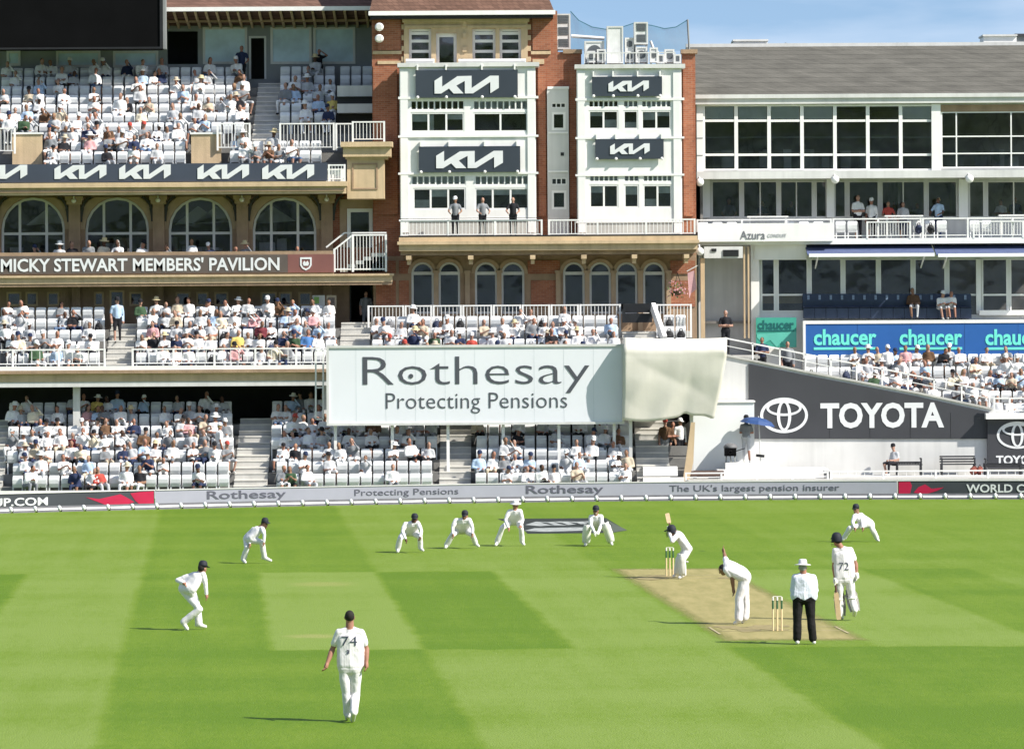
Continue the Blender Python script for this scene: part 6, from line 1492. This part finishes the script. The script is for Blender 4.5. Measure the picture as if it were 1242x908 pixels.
    if pads:
        for s in pads:
            kn, an, toe = J['kn'+s], J['an'+s], J['toe'+s]; out = (toe-an); out.z = 0; out = out.normalized() if out.length > .02 else Vector((0,-1,0))
            mb = MB(); ax = (kn-an).normalized(); sd = ax.cross(out).normalized(); a0 = an-ax*.03; tp = kn+ax*.16
            rows = []
            for i in range(9):
                c = a0+(tp-a0)*(i/8); w_ = .088+.025*math.sin(math.pi*min(1, i/7)); row = []
                for a in range(-4, 5):
                    th = a/4*R(82); rr = w_*1.05+(.012 if a % 2 == 0 else 0)+(.02 if i == 6 else 0); row.append(c+out*rr*math.cos(th)+sd*rr*math.sin(th))
                rows.append(row)
            vs = [v for r_ in rows for v in r_]; ins = [v-(v-(a0+(tp-a0)*(i//9/8)))*.16 for i, v in enumerate(vs)]
            fs = [(i*9+j_, i*9+j_+1, i*9+j_+10, i*9+j_+9) for i in range(8) for j_ in range(8)]
            mb.add(vs+ins, fs+[tuple(81+q for q in reversed(f)) for f in fs]+[(i, 81+i, 82+i, i+1) for i in range(8)]+[(72+i, 73+i, 154+i, 153+i) for i in range(8)])
            mb.bar(tp-out*.09-sd*.1+ax*-.2, tp-out*.09+sd*.1+ax*-.2, .02, .04)
            mb.build('leg_pad', padm, o, True)
    return o, root, J
def KM(sk, hr=2, shirt=None, legs=None, shoe=None, extra=None): return [SK[sk], shirt or kit, legs or kit, HR[hr], shoe or shw, extra or lips]
SLG = 'slip fielders crouching in line'
# bowler walking back (number 74)
player('bare-headed bowler with number 74 on his back walking away, nearest the camera', (426, 875),
  dict(head=(424,750), neck=(424.5,760), shL=(409,769,0), shR=(440,769,0), elL=(403,790,.05), elR=(444.5,789,.05), wrL=(397,806,-.05), wrR=(444.5,805,-.03), hipL=(418,813,0), hipR=(432,813,0),
       knL=(419.5,843,.03), knR=(431,844,.06), anL=(422,868,.10), anR=(429,866,-.22), toeL=(421,873,.32), toeR=(427.5,876,-.04)), (-.05,1,-.1), KM(1, 2), short=True, legr=.95, eyes=False,
  number=[('74', 412, 770, 436, 783, nump, 'shirt_number', .0), ('TONGUE', 416, 763, 432, 765.5, badge, 'shirt_name', 0), ('\u25c6', 421, 787, 424, 791, nump, 'shirt_badge', 0)] if False else [('74', 414.5, 770.5, 433.5, 782, nump, 'shirt_number', -.012), ('3', 420.5, 787, 424, 792, nump, 'shirt_badge', .02)])
# gully, stooping, seen from behind
player('fielder in white seen from behind, stooping with one hand on his hip, dark cap', (230, 764),
  dict(head=(245.7,688.5), neck=(243.5,692), shL=(235,696,.12), shR=(247,696,-.05), elL=(215.4,703,.18), elR=(249.5,708,-.05), wrL=(222.5,706.5,.0), wrR=(250.5,719,-.05), hipL=(222,713,.10), hipR=(231,714.5,-.08),
       knL=(242,738,-.12), knR=(240,738,.22), anL=(222,754,-.05), anR=(241,756,.2), toeL=(228,763,-.12), toeR=(250.5,759.5,.22)), (.7,.7,-.15), KM(1, 2), headwear=('cap', capb), legr=1.0, eyes=False)
# slip line, facing the camera
player('crouching fielder in dark cap, turned sideways, first in the slip line', (310, 683),
  dict(head=(321,637), neck=(318.5,641), shL=(306.5,643.5,.15), shR=(319,643,-.15), elL=(302.5,653,.05), elR=(320.7,650,-.25), wrL=(303,661,-.1), wrR=(320,658.5,-.3), hipL=(299.5,655,.25), hipR=(303.5,655.5,-.02),
       knL=(299.5,666,-.05), knR=(318,659.5,-.15), anL=(295,680,.05), anR=(320.5,677.5,-.05), toeL=(298,684,-.15), toeR=(329.5,682,-.1)), (.75,-.65,-.15), KM(2, 2), headwear=('cap', capb), group=SLG)
player('low crouching dark-faced slip fielder, left of the pair standing close together', (497, 670),
  dict(head=(503,631.5), neck=(502,636), shL=(490.5,637.5,0), shR=(508,636,0), elL=(488,646,-.1), elR=(511,646,-.1), wrL=(491.8,655,-.25), wrR=(509.7,653,-.3), hipL=(491.5,647.5,.38), hipR=(501.5,647.5,.38),
       knL=(485,655,-.02), knR=(509.5,652.5,-.05), anL=(482.7,667.5,.1), anR=(510,666,.1), toeL=(482.5,671,-.08), toeR=(513.5,669.5,-.08)), (.05,-1,-.1), KM(3, 2), headwear=('cap', capb), group=SLG)
player('crouching slip fielder with legs spread wide, right of the pair standing close together', (560, 665),
  dict(head=(564,627.5), neck=(563,632), shL=(551.5,633,0), shR=(570.5,632,0), elL=(549,641.5,-.05), elR=(573,642,-.1), wrL=(549.5,649,-.15), wrR=(573,648.5,-.2), hipL=(555,645,.38), hipR=(566,645,.38),
       knL=(548,651,-.05), knR=(573,650.5,-.08), anL=(541.5,663,.08), anR=(577,660.5,.1), toeL=(540,666,-.08), toeR=(581,664.5,-.05)), (-.2,-1,-.2), KM(2, 2), headwear=('cap', capb), group=SLG)
player('tall slip fielder in white sun hat crouching at the edge of the painted turf mark', (619, 662),
  dict(head=(625.3,613.5), neck=(625,619), shL=(616.8,621,0), shR=(632,620.5,0), elL=(613,631,-.05), elR=(634,631,-.05), wrL=(616.5,640.5,-.3), wrR=(631.5,638,-.3), hipL=(619,633.5,.3), hipR=(629,633.5,.3),
       knL=(609,641,-.05), knR=(632,641.5,-.08), anL=(602.8,658.5,.08), anR=(633.5,657.5,.1), toeL=(601,662,-.08), toeR=(636,661.5,-.06)), (-.05,-1,-.15), KM(1, 2), headwear=('brim', kit), group=SLG)
player('crouching wicketkeeper with gloves held low in front of the painted turf mark', (726, 662),
  dict(head=(722.8,621), neck=(722.8,626), shL=(715.5,628,0), shR=(730.2,627.5,0), elL=(716.5,638,-.08), elR=(729.5,637.5,-.08), wrL=(721,646.5,-.35), wrR=(725.5,646.5,-.35), hipL=(718.5,640,.38), hipR=(728.5,640,.38),
       knL=(712,644,-.02), knR=(735.5,641,-.05), anL=(711,659,.1), anR=(741,657.5,.1), toeL=(709.5,662.5,-.06), toeR=(742.5,662,-.06)), (-.05,-1,-.15), KM(2, 2, extra=glv), headwear=('cap', capb), gloves='LR', pads='LR', legr=.95)
# striker, side on, bat raised
_, rb, JB = player('batter in white pads and dark helmet bending at the far wicket, bat raised', (827, 701.3),
  dict(head=(815,642.5), neck=(818.5,643), shL=(822,646,-.20), shR=(824,645,.12), elL=(815.5,654,-.32), elR=(822,652,.3), wrL=(812.5,646,-.1), wrR=(813,642,.12), hipL=(834.5,663.5,-.12), hipR=(832,663,.14),
       knL=(828,677,-.22), knR=(825,677,.22), anL=(829,694,-.2), anR=(822.5,693,.3), toeL=(823,699,-.27), toeR=(816,697,.27)), (-1,-.25,-.15), KM(2, 2, extra=glv), headwear=('helmet', capb), gloves='LR', pads='LR', eyes=False)
# bowler in follow-through
player('bowler doubled over in his follow-through, one arm flung up behind him', (898, 757),
  dict(head=(876.5,691.5), neck=(879,687.5), shL=(881,682,.12), shR=(881,693,-.14), elL=(879.5,677,.3), elR=(888,702,-.12), wrL=(878.4,671.5,.42), wrR=(889.5,715,-.05), hdL=(876.5,665,.46), hipL=(900.5,695.5,.1), hipR=(904,701,-.1),
       knL=(904,728,.18), knR=(896.5,727,-.10), anL=(903.5,750,.22), anR=(896.5,752,-.12), toeL=(900,756,.25), toeR=(890,757.5,-.12)), (-.75,.5,-.6), KM(2, 2), headwear=None, eyes=False, legr=1.2, torso=1.18, short=True)
# umpire
player('umpire from behind in pale blue shirt, black trousers and white sun hat', (976, 781),
  dict(head=(973.6,687), neck=(974,693), shL=(962.5,699,0), shR=(988,699,0), elL=(961,715,.02), elR=(990,715,.02), wrL=(967,722,.28), wrR=(983,722,.28), hipL=(968,724,0), hipR=(982,724,0),
       knL=(967,749,.0), knR=(983.5,749.5,0), anL=(967,774,.02), anR=(986,774.5,.02), toeL=(967.5,779.5,-.05), toeR=(988,779.5,-.02)), (.2,1,-.05), KM(1, 0, kitb, trb), headwear=('brim', kit), eyes=False, torso=1.22, legr=1.12)
# non-striker
_, rn, JN = player('non-striking batter in black helmet and pads with number 72, leaning on his bat', (1023, 752),
  dict(head=(1015,657.5), neck=(1017.5,664), shL=(1011.5,670,.0), shR=(1033,669,0), elL=(1011.5,689,.03), elR=(1038,686,.02), wrL=(1013,704,-.05), wrR=(1039,698,-.03), hipL=(1018.5,706,0), hipR=(1030.5,705,0),
       knL=(1018,727,.05), knR=(1033,725,.02), anL=(1019.5,747.5,.06), anR=(1037,742,-.08), toeL=(1022,752,.22), toeR=(1036,749,.1)), (-.4,1,-.1), KM(1, 2, extra=glv), short=True, headwear=('helmet', capb), gloves='LR', pads='LR', eyes=False, legr=1.02,
  number=[('72', 1017, 681.5, 1029, 690.5, nump, 'shirt_number', -.012)])
# far fielder on the right
player('crouching fielder at the far right, leaning forward over one bent leg', (1044, 657),
  dict(head=(1038.3,620.5), neck=(1040,624), shL=(1036,628.5,-.1), shR=(1045,627,.05), elL=(1034,636,-.2), elR=(1046,636.5,-.15), wrL=(1036.3,642,-.3), wrR=(1046.5,642,-.25), hipL=(1050,638.5,.1), hipR=(1056,638,.15),
       knL=(1031,643,-.2), knR=(1058.5,645,.05), anL=(1024,654.5,-.05), anR=(1063.5,655,.15), toeL=(1021,657.5,-.12), toeR=(1066,658.5,.02)), (-.5,-.85,-.1), KM(2, 2), headwear=('cap', capb))
# bats (held: things of their own)
def bat(label, a, b, c):
    """handle from a to b, blade on to c"""
    a, b, c = Vector(a), Vector(b), Vector(c); mb = MB(); d = (c-b).normalized(); sd = d.cross(Vector((0,1,.1))).normalized(); nn = sd.cross(d)
    prof = [(0,.02,.012),(.08,.05,.018),(.3,.053,.026),(.75,.053,.034),(.94,.052,.024),(1,.040,.016)]; vs = []
    for t, w_, th in prof:
        p = b+(c-b)*t; vs += [p-sd*w_-nn*.010, p+sd*w_-nn*.010, p+sd*w_+nn*.006, p+nn*th, p-sd*w_+nn*.006]
    fs = [(i*5+j, i*5+(j+1)%5, i*5+5+(j+1)%5, i*5+5+j) for i in range(5) for j in range(5)]+[(4,3,2,1,0),(25,26,27,28,29)]
    mb.add(vs, fs); o = mb.build('cricket_bat', willow); tag(o, label, 'cricket bat'); MB().tube(a, b+d*.02, .018, .019, 10).build('handle', grip, o); return o
YB_ = rb.y; a = W(813.5, 645, YB_+.0); bat('pale cricket bat raised above the far batter', a, W(811.8, 634.5, YB_+.12), W(809.2, 622.5, YB_+.42))
YN = rn.y; bat('cricket bat held down to the turf by the batter numbered 72', W(1013, 704, YN-.10), W(1014, 717, YN-.09), W(1017.5, 751, YN-.05))
# stumps
stm = mat('stump_wood', (.72,.57,.33), .5, .12, 6); stg = mat('stump_green', (.05,.13,.06), .5, .2, 6); bl = mat('stump_top', (.75,.72,.66), .5, .05, 6)
for (pxs, py, s_, wn) in (((937.6, 942.8, 948.2), 765, 1, 'near'), ((808.3, 812.4, 816.6), 698.3, -1, 'far')):
    Yc_ = G(pxs[1], py).y
    for i, px in enumerate(pxs):
        x_ = (W(px, py, Yc_).x); mb = MB(); mb.tube((x_, Yc_, -.05), (x_, Yc_, .46), .019, .0205, 10); o = mb.build('stump', stm)
        tag(o, '%s stump of the %s wicket' % (('left', 'middle', 'right')[i], 'near' if wn == 'near' else 'far') + (' beside the umpire' if wn == 'near' else ' beside the bending batter'), 'stump', 'stumps')
        MB().tube((x_, Yc_, .46), (x_, Yc_, .64), .0208, .0208, 10).build('green_band', stg, o); MB().lathe((x_, Yc_, .64), [(.0205,0),(.0205,.055),(.016,.07),(.001,.072)], 10).build('top', bl, o)
    for i in (0, 1):
        xa_, xb2 = W(pxs[i], py, Yc_).x, W(pxs[i+1], py, Yc_).x; mb = MB(); mb.tube((xa_, Yc_, .72), (xb2, Yc_, .72), .008, n=6); tag(mb.build('bail', bl), '%s bail on the %s wicket' % (('left','right')[i], wn), 'bail', 'bails')

# ================================================================== OBJECTS BESIDE THE STANDS
fab = mat('blue_umbrella_cloth', (.03,.07,.20), .6, .12, 4)
c = W(919, 511, 168.4); mb = MB(); n = 8; vs = []; rot = Matrix.Rotation(R(9), 3, 'Y')
for (r_, h_) in ((.02,.30),(.30,.265),(.52,.18),(.66,.04)):
    for i in range(n*2):
        t = math.pi*2*i/(n*2); rr = r_*(1 if i % 2 == 0 else .955); vs.append(c+rot @ Vector((rr*math.cos(t), rr*math.sin(t), h_-(0 if i % 2 == 0 else .012)-.14)))
m_ = n*2; fs = [(k*m_+i, k*m_+(i+1)%m_, (k+1)*m_+(i+1)%m_, (k+1)*m_+i) for k in range(3) for i in range(m_)]
mb.add(vs, fs); um = tag(mb.build('umbrella', fab, None, False), 'open blue umbrella shading the camera on the white platform', 'umbrella')
mb = MB(); mb.tube(c+rot @ Vector((0,0,.2)), W(923, 567, 168.4), .022); mb.build('pole', offwhite, um)
mb = MB(); [mb.bar(c+rot @ Vector((0,0,.1)), c+rot @ Vector((.64*math.cos(t), .64*math.sin(t), -.10)), .012) for t in [2*math.pi*i/8 for i in range(8)]]; mb.build('rib', blackmetal, um)
mb = MB(); mb.bar(W(917, 552, 168.35), W(927, 553, 168.35), .16, .10); mb.build('clamp_box', blackmetal, um)
zpl = Z(561, 168.5, 905)
spec(X(905, 168.6, 560), 168.6, zpl, rs, '', False, 2.7, -1, 'grey', 'pale grey', 'black cap', 0, 1, 'camera operator in grey standing under the blue umbrella'); place(people[-1])
cm = W(886, 552, 168.2); mb = MB(); mb.box(cm.x-.22, cm.x+.20, 167.9, 168.5, cm.z-.02, cm.z+.28); o = tag(mb.build('television_camera', blackm), 'black television camera under a cover on the white platform', 'camera')
mb = MB(); mb.lathe(cm+Vector((-.02,-.32,.12)), [(.06,.0),(.11,.14),(.12,.28)], 14, rot=Matrix.Rotation(R(-90), 3, 'X')); mb.build('lens', blackmetal, o)
mb = MB(); mb.ball(cm+Vector((0,0,.30)), .26, .3, .16, 12, 8); mb.build('rain_cover', mat('grey_cover', (.16,.16,.165), .6, .2, 5), o, True)
mb = MB(); mb.bar(cm+Vector((.2,.1,.15)), cm+Vector((.55,.25,.25)), .03); mb.build('pan_handle', blackmetal, o)
mb = MB(); mb.bar(cm+Vector((-.15,0,-.02)), W(880, 569, 168.1), .05); mb.bar(cm+Vector((.15,0,-.02)), W(893, 569, 168.1), .05); mb.bar(cm+Vector((0,.2,-.02)), W(888, 567, 168.5), .05); mb.build('tripod', midgrey, o)
# benches
def bench(px0, px1, py0, py1, Y, label, slats=True, high=False):
    x0, x1 = X(px0, Y, 565), X(px1, Y, 565); zt_ = Z(py0, Y, px0); z0 = .52
    mb = MB(); n = 16 if slats else 3
    if slats:
        for i in range(n): xx = x0+.05+(x1-x0-.1)*i/(n-1); mb.box(xx-.02, xx+.02, Y+.42, Y+.46, z0+.42, zt_-.06)
        mb.box(x0, x1, Y+.40, Y+.48, zt_-.07, zt_)
    else:
        for i in range(n): h = (zt_-z0-.45)/n; mb.box(x0, x1, Y+.42, Y+.47, z0+.46+i*h, z0+.42+(i+1)*h)
    o_ = thing('bench', label, 'bench', 'benches below the charcoal panel', ((x0+x1)/2, Y+.25, z0))
    mb.build('backrest', MATS['bench_dark'], o_)
    mb = MB(); [mb.box(x0, x1, Y+.02+j*.13, Y+.12+j*.13, z0+.38, z0+.42) for j in range(3)]; mb.build('seat', MATS['bench_dark'], o_)
    for xx in (x0+.05, x1-.05):
        mb = MB(); mb.bar((xx, Y+.04, z0), (xx, Y+.04, z0+.62), .06); mb.bar((xx, Y+.42, z0), (xx, Y+.42, z0+.42), .06); mb.bar((xx, Y+.02, z0+.62), (xx, Y+.44, z0+.62), .05); mb.build('leg', MATS['bench_dark'], o_)
    return o_
mat('bench_dark', (.035,.036,.04), .6, .25, 4)
bench(1087, 1119, 560, 577, 169.6, 'slatted dark bench with a person reclining at its left end')
bench(1141, 1184, 552, 577, 169.6, 'tall-backed dark bench with red bags on its right end', False)
bench(1194, 1240, 565, 577, 168.6, 'low dark bench below the small charcoal panel at the right edge', False)
spec(X(1086, 169.6, 570), 169.72, .52, rs, '', True, -.9, -1, 'pale grey', 'black', 'black cap', 0, 0, 'person with black cap reclining on the slatted dark bench'); place(people[-1])
rb_ = mat('red_bag', (.33,.10,.075), .7, .35, 6)
for i, (px, sx) in enumerate(((1181,.16),(1188,.13))):
    c = W(px, 571, 169.4); mb = MB(); mb.ball(c, sx, .14, .16, 12, 8); mb.ball(c+Vector((.03,.02,.1)), sx*.7, .1, .08, 10, 6); o = tag(mb.build('bag', rb_, None, True), ['larger red bag beside the tall-backed bench', 'smaller red bag right of the larger red bag'][i], 'bag', 'red bags by the bench')
    mb = MB(); mb.bar(c+Vector((-.08,-.1,.12)), c+Vector((0,-.1,.24)), .02); mb.bar(c+Vector((0,-.1,.24)), c+Vector((.08,-.1,.12)), .02); mb.build('strap', blackmetal, o)
# pitchside kit lying behind the boards
kb = tag(MB().pbox(1000, 572, 1008, 582, 167.0, .4).build('equipment_box', MATS['grey_cover']), 'small grey equipment box at the end of the white platform', 'box'); MB().pbox(999.5, 570.5, 1008.5, 572, 166.95, .5).build('lid', offwhite, kb)

# ------------------------------------------------------------------ one part, one mesh: pull apart parts that were built several at a time
def pull_apart(o):
    me = o.data; bm = bmesh.new(); bm.from_mesh(me); bm.verts.ensure_lookup_table(); seen = set(); comps = []
    for v in bm.verts:
        if v.index in seen: continue
        st_, c_ = [v], []; seen.add(v.index)
        while st_:
            q = st_.pop(); c_.append(q.index)
            for e in q.link_edges:
                r_ = e.other_vert(q)
                if r_.index not in seen: seen.add(r_.index); st_.append(r_)
        comps.append(set(c_))
    bm.free()
    if len(comps) < 2 or len(comps) > 60: return
    co = [v.co.copy() for v in me.vertices]; fs = [(p.vertices[:], p.material_index) for p in me.polygons]
    for i, c_ in enumerate(comps):
        ix = {q: k for k, q in enumerate(sorted(c_))}; mb = MB()
        mb.v = [tuple(co[q]) for q in sorted(c_)]; sel = [f for f in fs if f[0][0] in c_]; mb.f = [tuple(ix[q] for q in f[0]) for f in sel]; mb.m = [f[1] for f in sel]
        n_ = mb.mesh(me.name, list(me.materials))
        if i == 0: o.data = n_
        else:
            k = bpy.data.objects.new(o.name.split('.')[0], n_); COL.objects.link(k); k.parent = o.parent; k.matrix_parent_inverse = o.matrix_parent_inverse.copy()
for o in list(SC.objects):
    if o.type == 'MESH' and o.parent and not o.children and o.name.split('.')[0] in ('brick_pier','corner_post','brick_panel','bracket','pier','pilaster','column','side_wall','leg','armrest','stone_band','balustrade','doorway','side_terrace','lid','parapet_coping','hood_moulding','white_pier','downpipe','red_flash','post','moulding','cornice'):
        pull_apart(o)
